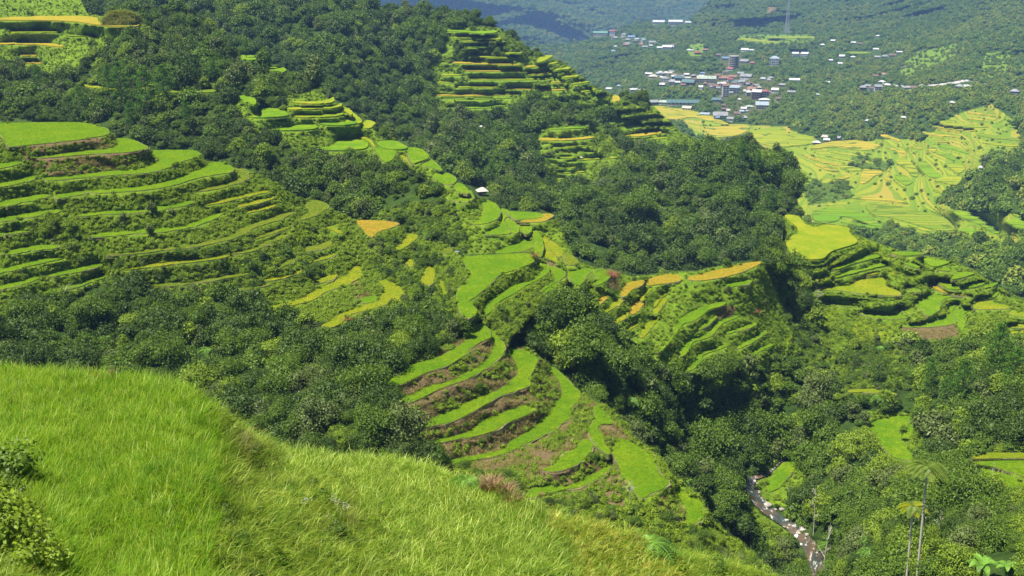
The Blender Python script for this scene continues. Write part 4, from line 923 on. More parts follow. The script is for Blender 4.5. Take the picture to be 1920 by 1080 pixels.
HOUSES = '''
T c w 150 400 110 50|T w s 100 362 80 22|T t s 440 425 110 60|T t n 545 475 150 70|T k c 745 450 225 85|T b s 960 190 80 34|T r w 1012 310 90 42|T n s 880 165 50 42|T s s 1172 232 96 50|T r n 1262 246 60 36
T w w 1180 95 84 36|T w s 1250 97 60 20|T l w 1510 250 110 104|T w w 1745 157 72 54|T w w 1850 160 84 58|T r s 735 92 50 24|T o n 640 126 70 28|T w s 312 62 130 40|T w s 560 96 76 18
T o c 940 425 115 60|T r w 1012 445 60 50|T t w 1085 462 112 48|T o w 958 610 76 150|T l s 1062 570 110 95|T s w 1195 402 130 58|T o n 1258 545 100 54|T w n 1308 632 108 108|T r s 1402 612 88 90
T w w 1520 562 80 56|T l c 1372 742 150 84|T w w 1400 655 125 22|T t s 860 662 112 50|T t c 480 695 380 62|T k k 300 684 160 40|T c w 530 752 104 44|T l s 728 820 112 30|T s k 900 852 165 84
T b b 872 858 40 30|T s w 1012 884 70 50|T s s 1172 880 80 62|T n w 1092 832 70 58|T w s 1165 772 64 50|T w w 1120 652 30 20|T w s 1738 432 125 32|T s n 1702 572 88 30|T s s 1470 412 60 34|T l s 1382 424 52 34
T n s 1562 652 64 40|T k w 1232 734 100 28|T w s 30 547 60 22|T s n 162 692 96 50|T s w 282 440 88 64|T s s 352 484 62 62|T w s 382 402 60 40|T w s 292 352 70 30|T s s 352 342 56 30|T w s 522 372 60 26
T s n 602 384 56 26|T b w 702 357 50 22|T o s 872 402 60 50|T s w 822 484 60 64|T c s 900 484 56 40|T s w 1142 474 60 52|T n s 1232 474 60 40|T o w 1040 400 90 40|T s w 1130 360 70 34|T n w 960 345 70 30|T w s 1215 600 50 60
T o s 850 520 60 50|T s w 1110 540 60 60|T w n 250 492 60 40|T w s 420 470 60 40|T n s 620 440 60 50|T w s 930 500 60 60
W k w 210 430 120 62|W g c 395 402 175 56|W r w 530 382 66 50|W n w 550 442 66 40|W s w 660 402 66 32|W b w 742 432 80 38|W o n 682 522 70 36|W n s 790 482 60 40|W t w 880 476 60 52|W s w 980 492 80 36|W w s 962 522 46 20
W w s 1150 547 110 46|W n s 1215 522 50 34|W l w 540 592 50 32|W w w 565 532 25 16|W w w 1050 267 140 44|W w w 1238 282 165 62|W w w 1380 264 70 28|W s s 1410 577 80 16|W r n 1492 607 80 36|W o n 1575 572 58 26|W w s 490 1012 70 28
W s s 602 984 50 32|W w s 770 1020 90 22|W w s 862 1030 80 22|W s s 700 460 60 30|W r s 850 510 50 24
U w s 205 378 50 24|U w n 105 413 45 18|U w s 385 393 40 16|U n s 450 404 50 22|U w s 605 333 40 14|U w s 590 453 50 17|U w s 285 528 60 38|U w s 380 523 50 17|U w s 180 553 35 17|U w w 265 584 40 24|U s n 670 522 60 32
U n s 735 508 60 26|U w s 800 480 55 16|U n s 840 618 40 16|U o w 665 684 45 28|U o s 585 694 45 22|U s n 468 824 60 56|U s w 602 834 66 74|U n w 545 824 48 44|U w s 640 748 58 22|U w s 690 778 40 20|U s s 512 786 54 26
U s w 870 803 50 24|U n w 930 803 60 28|U w w 992 783 20 12|U s s 1338 803 70 48|U w s 1410 794 70 28|U w w 60 863 40 10|U w s 1272 938 50 14|U w s 835 1073 30 12|U w s 150 754 40 20|U s s 1830 864 80 66|U s n 600 524 50 22
V c s 295 262 66 34|V w n 220 304 60 24|V w s 300 284 46 20|V s n 380 268 60 26|V w s 640 127 50 20|V w w 927 106 26 12
'''
RADJ = dict(w='white', r='red', o='rust', b='blue', l='pale blue', t='dark teal', g='green', k='pale green', s='grey', n='brown', c='cream')
def wallname(k): return {'w': 'white', 's': 'grey', 'c': 'cream', 'n': 'brown', 'k': 'pale green', 'b': 'blue'}[k]
def build_house(i, cr, rc, wc, x, y, w, h):
    x, y = cc(cr, x, y); sc = CROP[cr][2]; w /= sc; h /= sc; keep_clear(x, y, w, h)
    B, t = ground(x, y); wm = w*t/FPX; hm = h*t/FPX; dm = min(max(wm*.65, 5), 13); rz = random.uniform(-.3, .3)+math.atan2(-B[0], B[1])
    wm *= .92; tilt = .32; vis_roof = dm*math.sin(.14); rh = min(hm*.35, dm*.24+.4); wh = max(hm-rh-vis_roof, 2.2); st = max(1, int(round(wh/3.)))
    big = w*h > 110
    if cr == 'T': pl = 'in the hillside town' if 150 < y < 170 or 1300 < x < 1440 else ('at the lower town edge' if y > 185 else 'on the slope above town')
    elif cr == 'W': pl = 'on the wooded ridge left' if y > 50 else 'on the wooded crest'
    elif cr == 'U': pl = 'by the right slope road' if y > 140 else 'on the slope right of the tower'
    else: pl = 'beside the valley paddies'
    size = 'long' if w > 3.2*h else ('tall' if st >= 4 else ('small' if w < 11 else 'mid-sized'))
    lab = '%s %s house with %s roof %s' % (size, wallname(wc), RADJ[rc], pl)
    e = empty('house', tuple(B), lab, 'house', None, rz); e['_k'] = lab
    m = MB(); m.box((0, 0, wh/2-2.5), (wm, dm, wh+5)); 
    for s_ in range(1, st): m.box((0, -dm/2-.25, wh*s_/st), (wm*1.02, .5, .28))
    obj('wall', m.mesh('house_walls', [hmat(*[ROOF[wc][0], ROOF[wc][1]])]), e)
    r = MB(); ov = .7; a, b_ = wm/2+ov, dm/2+ov
    if (i*7) % 3 == 0 and wm < 18:    # hipped
        q = max(a-b_, .3); r.add([(-a, -b_, wh), (a, -b_, wh), (a, b_, wh), (-a, b_, wh), (-q, 0, wh+rh+.8), (q, 0, wh+rh+.8)], [(0, 1, 5, 4), (1, 2, 5), (2, 3, 4, 5), (3, 0, 4), (3, 2, 1, 0)])
    elif (i*7) % 3 == 1 or wm > 18:  # gabled
        r.add([(-a, -b_, wh), (a, -b_, wh), (a, b_, wh), (-a, b_, wh), (-a, 0, wh+rh+.8), (a, 0, wh+rh+.8)], [(0, 1, 5, 4), (1, 2, 5), (2, 3, 4, 5), (3, 0, 4), (3, 2, 1, 0)])
    else:                            # single pitch
        r.add([(-a, -b_, wh), (a, -b_, wh), (a, b_, wh+rh), (-a, b_, wh+rh), (-a, -b_, wh+.3), (a, -b_, wh+.3), (a, b_, wh+rh+.3), (-a, b_, wh+rh+.3)], [(4, 5, 6, 7), (0, 1, 5, 4), (1, 2, 6, 5), (2, 3, 7, 6), (3, 0, 4, 7), (3, 2, 1, 0)])
    obj('roof', r.mesh('house_roof', [hmat(*ROOF[rc], True)]), e)
    if big:
        nw = max(2, min(8, int(wm/3.2))); 
        for s_ in range(st):
            for k in range(nw):
                f = MB(); xw = -wm/2+wm*(k+.5)/nw; zw = wh*(s_+.52)/st; f.box((xw, -dm/2-.02, zw), (wm/nw*.55, .12, min(1.5, wh/st*.5)))
                obj('window', f.mesh('window_pane', [HM['_glass']]), e)
    return e
HM['_glass'] = plain_mat('window_dark', (.03, .035, .045), (.06, .07, .08), 1, 0, .2)
hl = []
for row in HOUSES.strip().splitlines():
    for q in row.split('|'):
        a = q.split(); hl.append(build_house(len(hl), a[0], a[1], a[2], *[float(v) for v in a[3:]]))
tr = random.Random(99)
for k in range(64):
    u = tr.random()
    if u < .62: x = tr.uniform(1232, 1420); y = 137+(x-1232)*.09+tr.uniform(0, 24)
    elif u < .85: x = tr.uniform(1350, 1470); y = tr.uniform(150, 215) if x < 1440 else tr.uniform(150, 185)
    else: x = tr.uniform(1150, 1260); y = 66+(x-1150)*.2+tr.uniform(0, 16)
    cr = 'T'; sx, sy = (x-1200)*6, (y-80)*6
    hl.append(build_house(len(hl), 'T', tr.choice('ssnnwoscl'), tr.choice('wsscn'), sx, sy, tr.uniform(30, 66), tr.uniform(20, 46)))
# labels: houses nothing tells apart share one label and one group
cnt = {}
for e in hl: cnt.setdefault(e['_k'], []).append(e)
for lab, es in cnt.items():
    es.sort(key=lambda e: e.location[0]/e.location[1])
    for j, e in enumerate(es):
        if len(es) == 2: e['label'] = lab+(', the left one' if j == 0 else ', the right one')
        elif 2 < len(es) <= 20: e['label'] = lab+', %s from left' % ORD[j]
        e['group'] = 'houses in and around the hillside town'; del e['_k']
# round concrete tower block
def round_block():
    x, y = cc('T', 1050, 292); B, t = ground(x, y); w = 112/6*t/FPX; h = 138/6*t/FPX; keep_clear(x, y, 22, 26, 8)
    e = empty('apartment_tower', tuple(B), 'round grey concrete tower block of stacked open floors above the town', 'building'); r = w/2
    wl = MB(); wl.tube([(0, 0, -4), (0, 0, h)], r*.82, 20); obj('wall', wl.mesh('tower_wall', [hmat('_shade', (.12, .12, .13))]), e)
    nf = 7
    for k in range(nf+1):
        f = MB(); z = h*k/nf; f.tube([(0, 0, z-.45), (0, 0, z+.45)], r, 20); obj('floor_slab', f.mesh('tower_slab', [hmat('_concrete', (.55, .52, .5))]), e)
    for k in range(10):
        a = 2*PI*k/10+.2; c_ = MB(); c_.tube([(r*.93*math.cos(a), r*.93*math.sin(a), -3), (r*.93*math.cos(a), r*.93*math.sin(a), h)], .3, 5); obj('column', c_.mesh('tower_column', [HM['_concrete']]), e)
round_block()
def radio_tower():
    B, t = ground(1475, 62); H = 60*t/FPX; w = 4.5; keep_clear(1475, 62, 14, 50, 3)
    e = empty('radio_tower', tuple(B), 'tall grey steel lattice tower standing on the wooded slope above the town', 'tower'); st = hmat('_steel', (.4, .43, .48), True)
    f = lambda u: w*(1-.75*u)
    for sx, sy in ((-1, -1), (-1, 1), (1, 1), (1, -1)):
        m = MB(); m.tube([(sx*f(0), sy*f(0), -2), (sx*f(1), sy*f(1), H)], .38, 5); obj('leg', m.mesh('tower_leg', [st]), e)
    m = MB(); n = 11
    for k in range(n):
        u0, u1 = k/n, (k+1)/n; a, b = f(u0), f(u1)
        for p, q in (((-1, -1), (1, -1)), ((1, -1), (1, 1)), ((1, 1), (-1, 1)), ((-1, 1), (-1, -1))):
            m.tube([(p[0]*a, p[1]*a, H*u0), (q[0]*b, q[1]*b, H*u1)], .2, 4); m.tube([(q[0]*a, q[1]*a, H*u0), (p[0]*b, p[1]*b, H*u1)], .2, 4); m.tube([(p[0]*b, p[1]*b, H*u1), (q[0]*b, q[1]*b, H*u1)], .2, 4)
    obj('bracing', m.mesh('tower_bracing', [st]), e)
    m = MB(); m.tube([(0, 0, H-1), (0, 0, H+6)], .25, 5); obj('antenna', m.mesh('tower_mast', [st]), e)
    for k in range(3):
        m = MB(); m.tube([(1.4, -1, H*(.9-.1*k)), (1.4, -1.6, H*(.9-.1*k))], 1.3, 10); obj('dish', m.mesh('tower_dish', [hmat('_dish', (.8, .8, .8))]), e)
    m = MB(); m.box((7, -2, 1.2), (7, 5, 4.4)); obj('equipment_hut', m.mesh('tower_hut', [hmat('white', (.75, .76, .78))]), e)
radio_tower()
def hut(px, py, wpx, hpx, label, roofm, wallm, posts=True, name='hut', cat='hut'):
    B, t = ground(px, py); w = wpx*t/FPX; h = hpx*t/FPX; keep_clear(px, py, wpx*1.3, hpx, 9)
    e = empty(name, tuple(B), label, cat, rz=.3); b = h*.25 if posts else -.5
    m = MB(); m.box((0, 0, (b+h*.62)/2), (w*.72, w*.6, h*.62-b)); obj('wall', m.mesh('hut_wall', [wallm]), e)
    m = MB(); a = w*.55; z = h*.58; m.add([(-a, -a*.9, z), (a, -a*.9, z), (a, a*.9, z), (-a, a*.9, z), (-a*.25, 0, h*1.02), (a*.25, 0, h*1.02)], [(0, 1, 5, 4), (1, 2, 5), (2, 3, 4, 5), (3, 0, 4), (3, 2, 1, 0)]); obj('roof', m.mesh('hut_roof', [roofm]), e)
    if posts:
        for sx, sy in ((-1, -1), (-1, 1), (1, 1), (1, -1)):
            m = MB(); m.tube([(sx*w*.32, sy*w*.26, -1.5), (sx*w*.32, sy*w*.26, h*.6)], .09, 5); obj('post', m.mesh('hut_post', [MT['bark']]), e)
    m = MB(); m.box((w*.05, -w*.3-.03, b+h*.15), (w*.2, .08, h*.28)); obj('door', m.mesh('hut_door', [HM['_glass']]), e)
    return e
thatch = plain_mat('thatch', (.35, .31, .27), (.62, .58, .52), 3, .5); rust = plain_mat('rusty_sheet', (.28, .09, .05), (.5, .3, .22), 1.5, .2, .6); plank = plain_mat('dark_planks', (.05, .035, .025), (.12, .08, .05), 2, .3)
hut(904, 366, 19, 15, 'small grey thatched hut on posts beside the dark forest behind the narrow spur', thatch, plank)
hut(1477, 486, 15, 12, 'dark wooden hut with a rusty sheet roof at the edge of the yellow-green knoll paddy', rust, plank)
hut(1841, 322, 11, 14, 'small white hut half hidden in the trees at the right edge', hmat('white', (.75, .76, .78)), hmat('white', (.75, .76, .78)), False)
hut(1088, 299, 8, 6, 'tiny white shelter on the terraces at the foot of the pyramid hill', hmat('white', (.75, .76, .78)), hmat('grey', (.35, .37, .4)), False, 'field_shelter', 'shelter')
hut(904, 240, 8, 5, 'lone white roofed shelter in the dark bushes below the pyramid hill', hmat('white', (.75, .76, .78)), hmat('grey', (.35, .37, .4)), False, 'field_shelter', 'shelter')
hut(857, 475, 8, 5, 'little grey roofed shelter above the saddle field', hmat('grey', (.35, .37, .4)), plank, False, 'field_shelter', 'shelter')
# road on the slope right of the town
def road_mesh():
    pts = [(1655, 158), (1680, 162), (1710, 165), (1740, 163), (1762, 161), (1790, 157), (1815, 153), (1850, 161)]; V = []
    cl = catmull(pts, 6, False)
    for x, y in cl:
        B, t = ground(x, y); V += [B+np.array([0, -4, .8]), B+np.array([0, 4, 2.2])]
        keep_clear(x, y, 4, 1, 6)
    F = [(2*i, 2*i+2, 2*i+3, 2*i+1) for i in range(len(cl)-1)]
    m = MB(); m.add(V, F); n0 = len(V); m.add([v-np.array([0, 0, 4]) for v in V], [f[::-1] for f in F])
    m.add(V[0::2]+[v-np.array([0, 0, 4]) for v in V[0::2]], [(i, i+len(cl), i+len(cl)+1, i+1) for i in range(len(cl)-1)])
    obj('road', m.mesh('road', [plain_mat('road_concrete', (.3, .29, .27), (.42, .41, .38), .3, .1)]), kind='structure')
road_mesh()

NOTREE[(PX > 1800) & (PX < 1905) & (PY > 1035) & (PY < 1200)] = True
NOTREE[(PX > 1675) & (PX < 1745) & (PY > 1110) & (PY < 1200)] = True
# ================================================================= stream
def stream():
    m = RIV & masks['MID']; q = m[:-1, :-1] & m[1:, :-1] & m[:-1, 1:] & m[1:, 1:]
    P = unproj(PX, PY, T['MID']); idx = np.arange(H_*W_).reshape(H_, W_); j, i = np.nonzero(q); F = np.stack([idx[j, i], idx[j+1, i], idx[j+1, i+1], idx[j, i+1]], 1)
    used = np.unique(F); rem = np.full(H_*W_, -1); rem[used] = np.arange(len(used)); V = P.reshape(-1, 3)[used].copy(); V[:, 2] += .25
    mt, nt = newmat('stream_water'); g = N(nt, 'ShaderNodeNewGeometry'); v = g.outputs['Position']
    foam = ramp(nt, noise(nt, v, .7, 6, .75), .56, .64); bed = mixc(nt, ramp(nt, noise(nt, v, .25, 4), .4, .6), (.045, .06, .055), (.13, .085, .05))
    col = mixc(nt, foam, bed, (.75, .78, .78)); p = N(nt, 'ShaderNodeBsdfPrincipled', i_Roughness=.12); L(nt, col, p.inputs['Base Color'])
    b = N(nt, 'ShaderNodeBump', i_Strength=.6, i_Distance=.2); L(nt, noise(nt, v, 1.6, 4, .7), b.inputs['Height']); L(nt, b.outputs[0], p.inputs['Normal']); o = N(nt, 'ShaderNodeOutputMaterial'); L(nt, p.outputs[0], o.inputs[0])
    obj('stream', np_mesh('stream', V, rem[F], [mt], smooth=True), kind='structure', label='shallow rocky stream with white rapids between wooded banks')
stream()
def boulder_mesh(seed):
    r = random.Random(seed); me = bpy.data.meshes.new('boulder'); import bmesh; bm = bmesh.new(); bmesh.ops.create_icosphere(bm, subdivisions=3, radius=1)
    ox, oy = r.uniform(0, 99), r.uniform(0, 99); sx, sy, sz = r.uniform(.8, 1.2), r.uniform(.8, 1.1), r.uniform(.5, .8)
    from mathutils import noise as mn, Vector
    for v in bm.verts:
        k = 1+.3*mn.noise(v.co*1.1+Vector((ox, oy, 0)))+.1*mn.noise(v.co*3+Vector((oy, ox, 0))); v.co = Vector((v.co.x*sx*k, v.co.y*sy*k, v.co.z*sz*k))
    bm.to_mesh(me); bm.free(); me.materials.append(MT['rock']); return me
BL = [boulder_mesh(i) for i in range(5)]
for k, (x, y, s) in enumerate([(350, 540, 30), (345, 582, 22), (385, 578, 26), (478, 688, 44), (520, 708, 20), (556, 708, 28), (675, 818, 48), (700, 852, 26), (630, 803, 18), (402, 550, 20), (442, 648, 20), (655, 838, 30), (600, 797, 20), (500, 722, 16), (695, 908, 20), (760, 953, 24), (720, 992, 20), (805, 1042, 26), (572, 402, 16), (540, 432, 20), (470, 452, 16), (425, 610, 22), (585, 770, 18), (740, 930, 16), (415, 560, 16)]):
    X, Y = cc('9', x, y); B, t = ground(X, Y); r = s/3*t/FPX*.55
    o = obj('boulder', BL[k % 5], None, tuple(B+[0, 0, r*.25]), 'grey boulder lying in the shallow rapids of the stream', 'boulder', 'boulders in the stream'); o.scale = (r, r, r); o.rotation_euler = (0, 0, k*1.3)
    if k == 3: o['label'] = 'pale rounded boulder at the bank where the brown water starts'; del o['group']
    if k == 6: o['label'] = 'largest brown boulder in the rapids below the bank'; del o['group']

# ================================================================= forest, bushes and wild grass
def cell_area(s):
    P = unproj(PX, PY, T[s]); a = np.zeros((H_, W_)); c = np.cross(P[1:, :-1]-P[:-1, :-1], P[:-1, 1:]-P[:-1, :-1]); a[:-1, :-1] = np.linalg.norm(c, axis=-1); return a
AREA = {s: cell_area(s) for s in SHEETS}
INFR = (PX > -120) & (PX < 2040) & (PY > -60) & (PY < 1180)
def sample(s, classes, spacing, cap=.25, extra=None):
    m = (owner == SHEETS.index(s)) & np.isin(CLS, classes) & INFR
    if extra is not None: m &= extra
    pr = np.where(m, np.minimum(AREA[s]/spacing**2, cap), 0); hit = RNG.random(pr.shape) < pr; j, i = np.nonzero(hit)
    x = gx[i]+RNG.uniform(-.5, .5, len(i))*ST; y = gy[j]+RNG.uniform(-.5, .5, len(i))*ST; t = T[s][j, i]; return x, y, t, unproj(x, y, t)
def hits_pad(x, y):
    j = np.clip(((y-GY0)/ST).round().astype(int), 0, H_-1); i = np.clip(((x-GX0)/ST).round().astype(int), 0, W_-1); return (pid[j, i] >= 0) | RIV[j, i]
def clear_of_pads(x, y, t, h, w):
    hp = h*FPX/t; wp = w*FPX/t; bad = hits_pad(x, y)
    for fx, fy in ((0, .35), (0, .7), (0, 1.), (-.38, .45), (.38, .45), (.0, -.12), (-.3, .1), (.3, .1)): bad |= hits_pad(x+fx*wp, y-fy*hp)
    return ~bad
trees = []   # x, y, t, P, scale, variant
def forest(s, classes, spacing, s0, s1, cap=.2, extra=None, weights=None):
    x, y, t, P = sample(s, classes, spacing, cap, (~NOTREE) if extra is None else (extra & ~NOTREE)); sc = RNG.uniform(s0, s1, len(x)); big = RNG.random(len(x)) < .12; sc = np.where(big, sc*1.35, sc)*np.exp(RNG.normal(0, .27, len(x))-.03); sc = np.minimum(sc, s1*1.7)
    ok = clear_of_pads(x, y, t, 2.6*sc, 4.4*sc); sm = sc*.5; ok2 = ~ok & clear_of_pads(x, y, t, 2.6*sm, 4.4*sm); sc = np.where(ok, sc, sm); k = ok | ok2
    v = RNG.choice(8, len(x), p=weights); fine = np.array([0, 1, 2, 3, 1, 0, 0, 1])[v]; fine = np.where(v == 0, 1, np.where(v == 1, 0, fine)); v = np.where((t < 192) | (sc*FPX/t > 13), 8+fine, v); P = P.copy(); P[:, 2] -= 1.9*sc*.9
    return [(x[q], y[q], t[q], P[q], sc[q], v[q]) for q in np.nonzero(k)[0]]
wd = np.array([.22, .2, .06, .1, .16, .1, .1, .06]); wl = np.array([.08, .25, .22, .1, .05, .12, .15, .03])
right = PX > 1380
trees += forest('SP', (0,), 2.1, .4, 1.15, weights=wd)
def hidden_trees(s, spacing, s0, s1):     # the dip behind the near slope, out of sight from the photograph's viewpoint
    m = masks[s] & (owner < SHEETS.index(s)) & INFR; m &= ~raster(nums('-200,760 300,840 500,930 900,1000 1300,1120 1500,1200 -200,1300'))
    pr = np.where(m, np.minimum(AREA[s]/spacing**2, .2), 0); j, i = np.nonzero(RNG.random(pr.shape) < pr); P = unproj(gx[i], gy[j], T[s][j, i]); P[:, 2] -= 2.2
    return [(-999, gy[j[q]], T[s][j[q], i[q]], P[q], RNG.uniform(s0, s1)*.8, 8+int(RNG.integers(0, 4))) for q in range(len(i))]
trees += hidden_trees('SP', 3., .6, 1.)
trees += forest('MID', (0,), 3.3, .6, 1.5, extra=~right | (PY < 600), weights=wd)
trees += forest('MID', (0,), 2.9, .45, 1.35, extra=right & (PY >= 600), weights=wl)
trees += forest('FAR', (0,), 6.2, 1.1, 2.1, extra=(T['FAR'] < 860), weights=wl)
trees += forest('BACK', (0,), 4.8, .9, 2.0, weights=wd)
bushes = forest('SP', (0,), 2.2, .15, .4, .3, weights=wd)+forest('MID', (0,), 3.6, .3, .55, .3, weights=wd)+forest('SP', (3,), 1.35, .16, .48, .35, weights=wl)+forest('MID', (3,), 2., .3, .6, .35, weights=wl)+forest('BACK', (3,), 4., .6, 1.0, .35, weights=wl)
bushes += forest('SP', (1,), 4.5, .1, .26, .3, extra=~BENCH, weights=wd)+forest('SP', (2,), 3.2, .1, .25, .3, weights=wd)+forest('MID', (1,), 6., .12, .4, .3, extra=~BENCH, weights=wl)+forest('BACK', (1,), 10, .3, .7, .3, extra=~BENCH, weights=wd)
forefern = forest('SP', (0,), 9, .5, .8, .1)+forest('MID', (0,), 16, .7, 1., .1, extra=PY > 560)
print('trees', len(trees), 'bushes', len(bushes), 'ferns', len(forefern))
def tree_place(x, y):
    if x < 900 and y > 480: return ('leafy tree in the dark thicket below the left terraces', 'trees in the thicket below the left terraces')
    if x > 1380 and y > 560: return ('leafy tree on the wooded bank of the stream at lower right', 'trees on the wooded bank right of the stream')
    if x > 1500 and y > 200: return ('leafy tree in the belt between the knoll and the valley fields', 'trees between the knoll and the valley')
    if y > 540: return ('leafy tree in the ravine right of the lower spur', 'trees in the ravine right of the lower spur')
    if x > 960: return ('leafy tree on the rounded wooded hill above the ridge', 'trees on the rounded wooded hill')
    if x < 440: return ('leafy tree in the wood behind the top left paddies', 'trees behind the top left paddies')
    return ('dark leafy tree in the wood behind the narrow spur', 'trees in the wood behind the spur')
inframe = [q for q in trees if 5 < q[0] < 1915 and 15 < q[1] < 1085]
rank = sorted(inframe, key=lambda q: -q[4]/q[2]); single = rank[:300]; sid = set(map(id, single))
for q in single:
    lab, grp = tree_place(q[0], q[1]); cm, tm, _ = BROAD[q[5]]
    e = empty('broadleaf_tree', tuple(q[3]), lab, 'tree', grp, random.uniform(0, 6.28), float(q[4])); e.scale[2] *= random.uniform(.8, 1.3); obj('crown', cm, e); obj('trunk', tm, e)
rest = [q for q in trees if id(q) not in sid]
def mass(name, key, lst, meshes, label, cat, vi=None, mul=1., zs=None):
    P = np.array([q[3] for q in lst]); sc = np.array([q[4] for q in lst])*mul; v = np.array([q[5] for q in lst]) if vi is None else vi
    return scatter(name, key, P, meshes, sc, None, label, cat, 'stuff', v % len(meshes), zs=RNG.uniform(.75, 1.35, len(P)))
comb = [b[2] for b in BROAD]
mass('forest', 'broad', rest, comb, 'dense evergreen forest covering the hillsides and ravines', 'forest')
mass('undergrowth', 'broad', bushes, comb, 'low bushes spreading over banks and terrace walls', 'bushes')
# distant woods
def far_mass(s, name, classes, spacing, s0, s1, label, cap=.3, weights=(.3, .28, .14, .22, .06)):
    x, y, t, P = sample(s, classes, spacing, cap, ~NOTREE); sc = RNG.uniform(s0, s1, len(x))*np.where(RNG.random(len(x)) < .1, 1.4, 1); ok = clear_of_pads(x, y, t, 2.*sc, 4*sc)
    P = P[ok]; sc = sc[ok]; P[:, 2] -= 1.6*sc; n1 = vnoise(P[:, 0], P[:, 1], 160, 4); v = RNG.choice(5, len(P), p=weights); v = np.where((n1 > .15) & (RNG.random(len(P)) < .5), 2, v)
    print(name, len(P)); scatter(name, 'fartree', P, FARB, sc, None, label, 'forest', 'stuff', v)
far_mass('FAR', 'distant_forest', (0,), 9.5, 1.7, 2.7, 'woods covering the slopes around the town')
far_mass('FAR', 'distant_bushes', (1, 3, 6), 9, .7, 1.5, 'bushes and small trees between town houses and on open slopes')
far_mass('FAR', 'valley_bushes', (5,), 15, .35, .9, 'scattered bushes on the banks between valley paddies', .06)
far_mass('FARTHEST', 'mountain_forest', (0,), 17, 3., 4.6, 'forest on the blue mountain range beyond the town')
# wild grass on walls and banks
GT = [tuft(300+i, 14, .35, .62, .06, [MT['grass_wild']], 3, .55) for i in range(4)]+[tuft(320+i, 12, .35, .5, .055, [MT['grass_wild'], MT['blade_deep'], MT['grass_dry']], 3, .8, .35) for i in range(2)]
GT += [np_mesh('herb_shape', *(lambda q: (q[0], q[1]))(crown_data(np.random.default_rng(350+i), 1.1, .7, 5, 130, .2, 0)), [MT[m]]) for i, m in enumerate(('leaf_light', 'grass_wild', 'grass_wild'))]
GD = [tuft(330+i, 14, .4, .5, .055, [MT['grass_dry'], MT['grass_wild']], 3, .9, .3) for i in range(3)]
def grass(s, classes, spacing, scale, key, meshes, name, label, cap=.6, extra=None):
    x, y, t, P = sample(s, classes, spacing, cap, extra); sc = RNG.uniform(.7, 1.25, len(x))*scale; ok = clear_of_pads(x, y, t, .6*sc, .3); ok |= (RNG.random(len(x)) < .04) & ~hits_pad(x, y)
    print(name, s, ok.sum()); scatter(name, key, P[ok], meshes, sc[ok], None, label, 'grass', 'stuff', tilt=.3)
grass('SP', (1, 3), .5, 1.2, 'wild', GT, 'wild_grass', 'shaggy green grass on the terrace walls of the left hillside and spur')
PN = vnoise(POS[..., 0]+POS[..., 2]*1.3, POS[..., 1]+POS[..., 2]*2.2, 3.4, 51)+.6*vnoise(POS[..., 0], POS[..., 1]+POS[..., 2]*2, 1.2, 52)
grass('SP', (2,), .5, 1.15, 'dry', GD, 'dry_grass', 'dry brown grass tufts on the earthen banks of the lower spur', extra=(PN > .2) & (PN < .8))
grass('SP', (2,), .55, 1.0, 'wild', GT, 'wild_grass', 'patches of green grass on the earthen banks of the lower spur', extra=PN <= .2)
grass('MID', (1, 3), .75, .95, 'wild', GT, 'wild_grass', 'shaggy green grass on the narrow spur and right-hand knoll')
grass('MID', (2,), .8, 1.1, 'dry', GD, 'dry_grass', 'dry brown grass on the bare bank below the knoll')
grass('MID', (1,), .7, 1.1, 'benchrice', RT['y']+RT['g'], 'bench_grass', 'yellow-green grass on the narrow contour benches beside the paddies', extra=BENCH)
grass('SP', (1,), .6, 1.1, 'benchrice', RT['y']+RT['g'], 'bench_grass', 'yellow-green grass on benches of the left hillside shoulder', extra=BENCH)
grass('BACK', (1, 3), 1.7, 2.2, 'wild', GT, 'wild_grass', 'green grass on the terrace walls of the pyramid hill')

# ================================================================= foreground crops and weeds
RN = [tuft(400+i, 17, .16, .8, .024, [MT['rice_near'], MT['blade_light'], MT['blade_deep'], MT['blade_deep']], 4, .75, .5, name='rice_clump_shape') for i in range(5)]
RN2 = [tuft(420+i, 16, .18, .74, .024, [MT['rice_near2'], MT['blade_light'], MT['blade_deep']], 4, .8, .5, name='rice_clump_shape') for i in range(4)]
RN3 = [tuft(440+i, 16, .18, .65, .03, [MT['rice_near3'], MT['rice_near2'], MT['blade_light'], MT['blade_deep']], 4, .9, .5, name='rice_clump_shape') for i in range(4)]
FGREG = np.zeros((H_, W_), int)
FGREG[raster(nums('-200,600 200,600 400,700 402,800 410,850 408,900 405,960 395,1010 393,1080 390,1300 95,1300 76,1080 80,990 50,960 15,935 0,900 -200,890'))] = 1
FGREG[raster(nums('505,830 620,840 820,880 870,920 930,950 985,985 1040,1015 1075,1045 1090,1080 1110,1300 735,1300 725,1080 705,1020 690,980 668,930 650,905 630,890 560,900 520,870'))] = 2
FGREG[raster(nums('1000,958 1040,950 1100,965 1180,990 1225,1020 1262,1060 1290,1100 1300,1300 1120,1300 1080,1080 1068,1035 1020,995'))] = 3
def fg(code, spacing, key, meshes, s0, s1, name, label, cat, cap=.95):
    m = (FGREG == code) if code is not None else (FGREG == 0)
    Aa = AREA['FG']; mm = (owner == 0) & m & INFR; lam = np.where(mm, Aa/spacing**2, 0); nn = RNG.poisson(np.minimum(lam, 6)); j, i = np.nonzero(nn); rep = nn[j, i]; j = np.repeat(j, rep); i = np.repeat(i, rep)
    x = gx[i]+RNG.uniform(-.5, .5, len(i))*ST; y = gy[j]+RNG.uniform(-.5, .5, len(i))*ST; P = unproj(x, y, T['FG'][j, i]); P[:, 2] -= .03
    print(name, len(x)); return scatter(name, key, P, meshes, RNG.uniform(s0, s1, len(x)), None, label, cat, 'stuff')
fg(1, .14, 'near1', RN, .55, .95, 'rice_plants', 'tall bright green rice filling the near left paddy', 'rice plants')
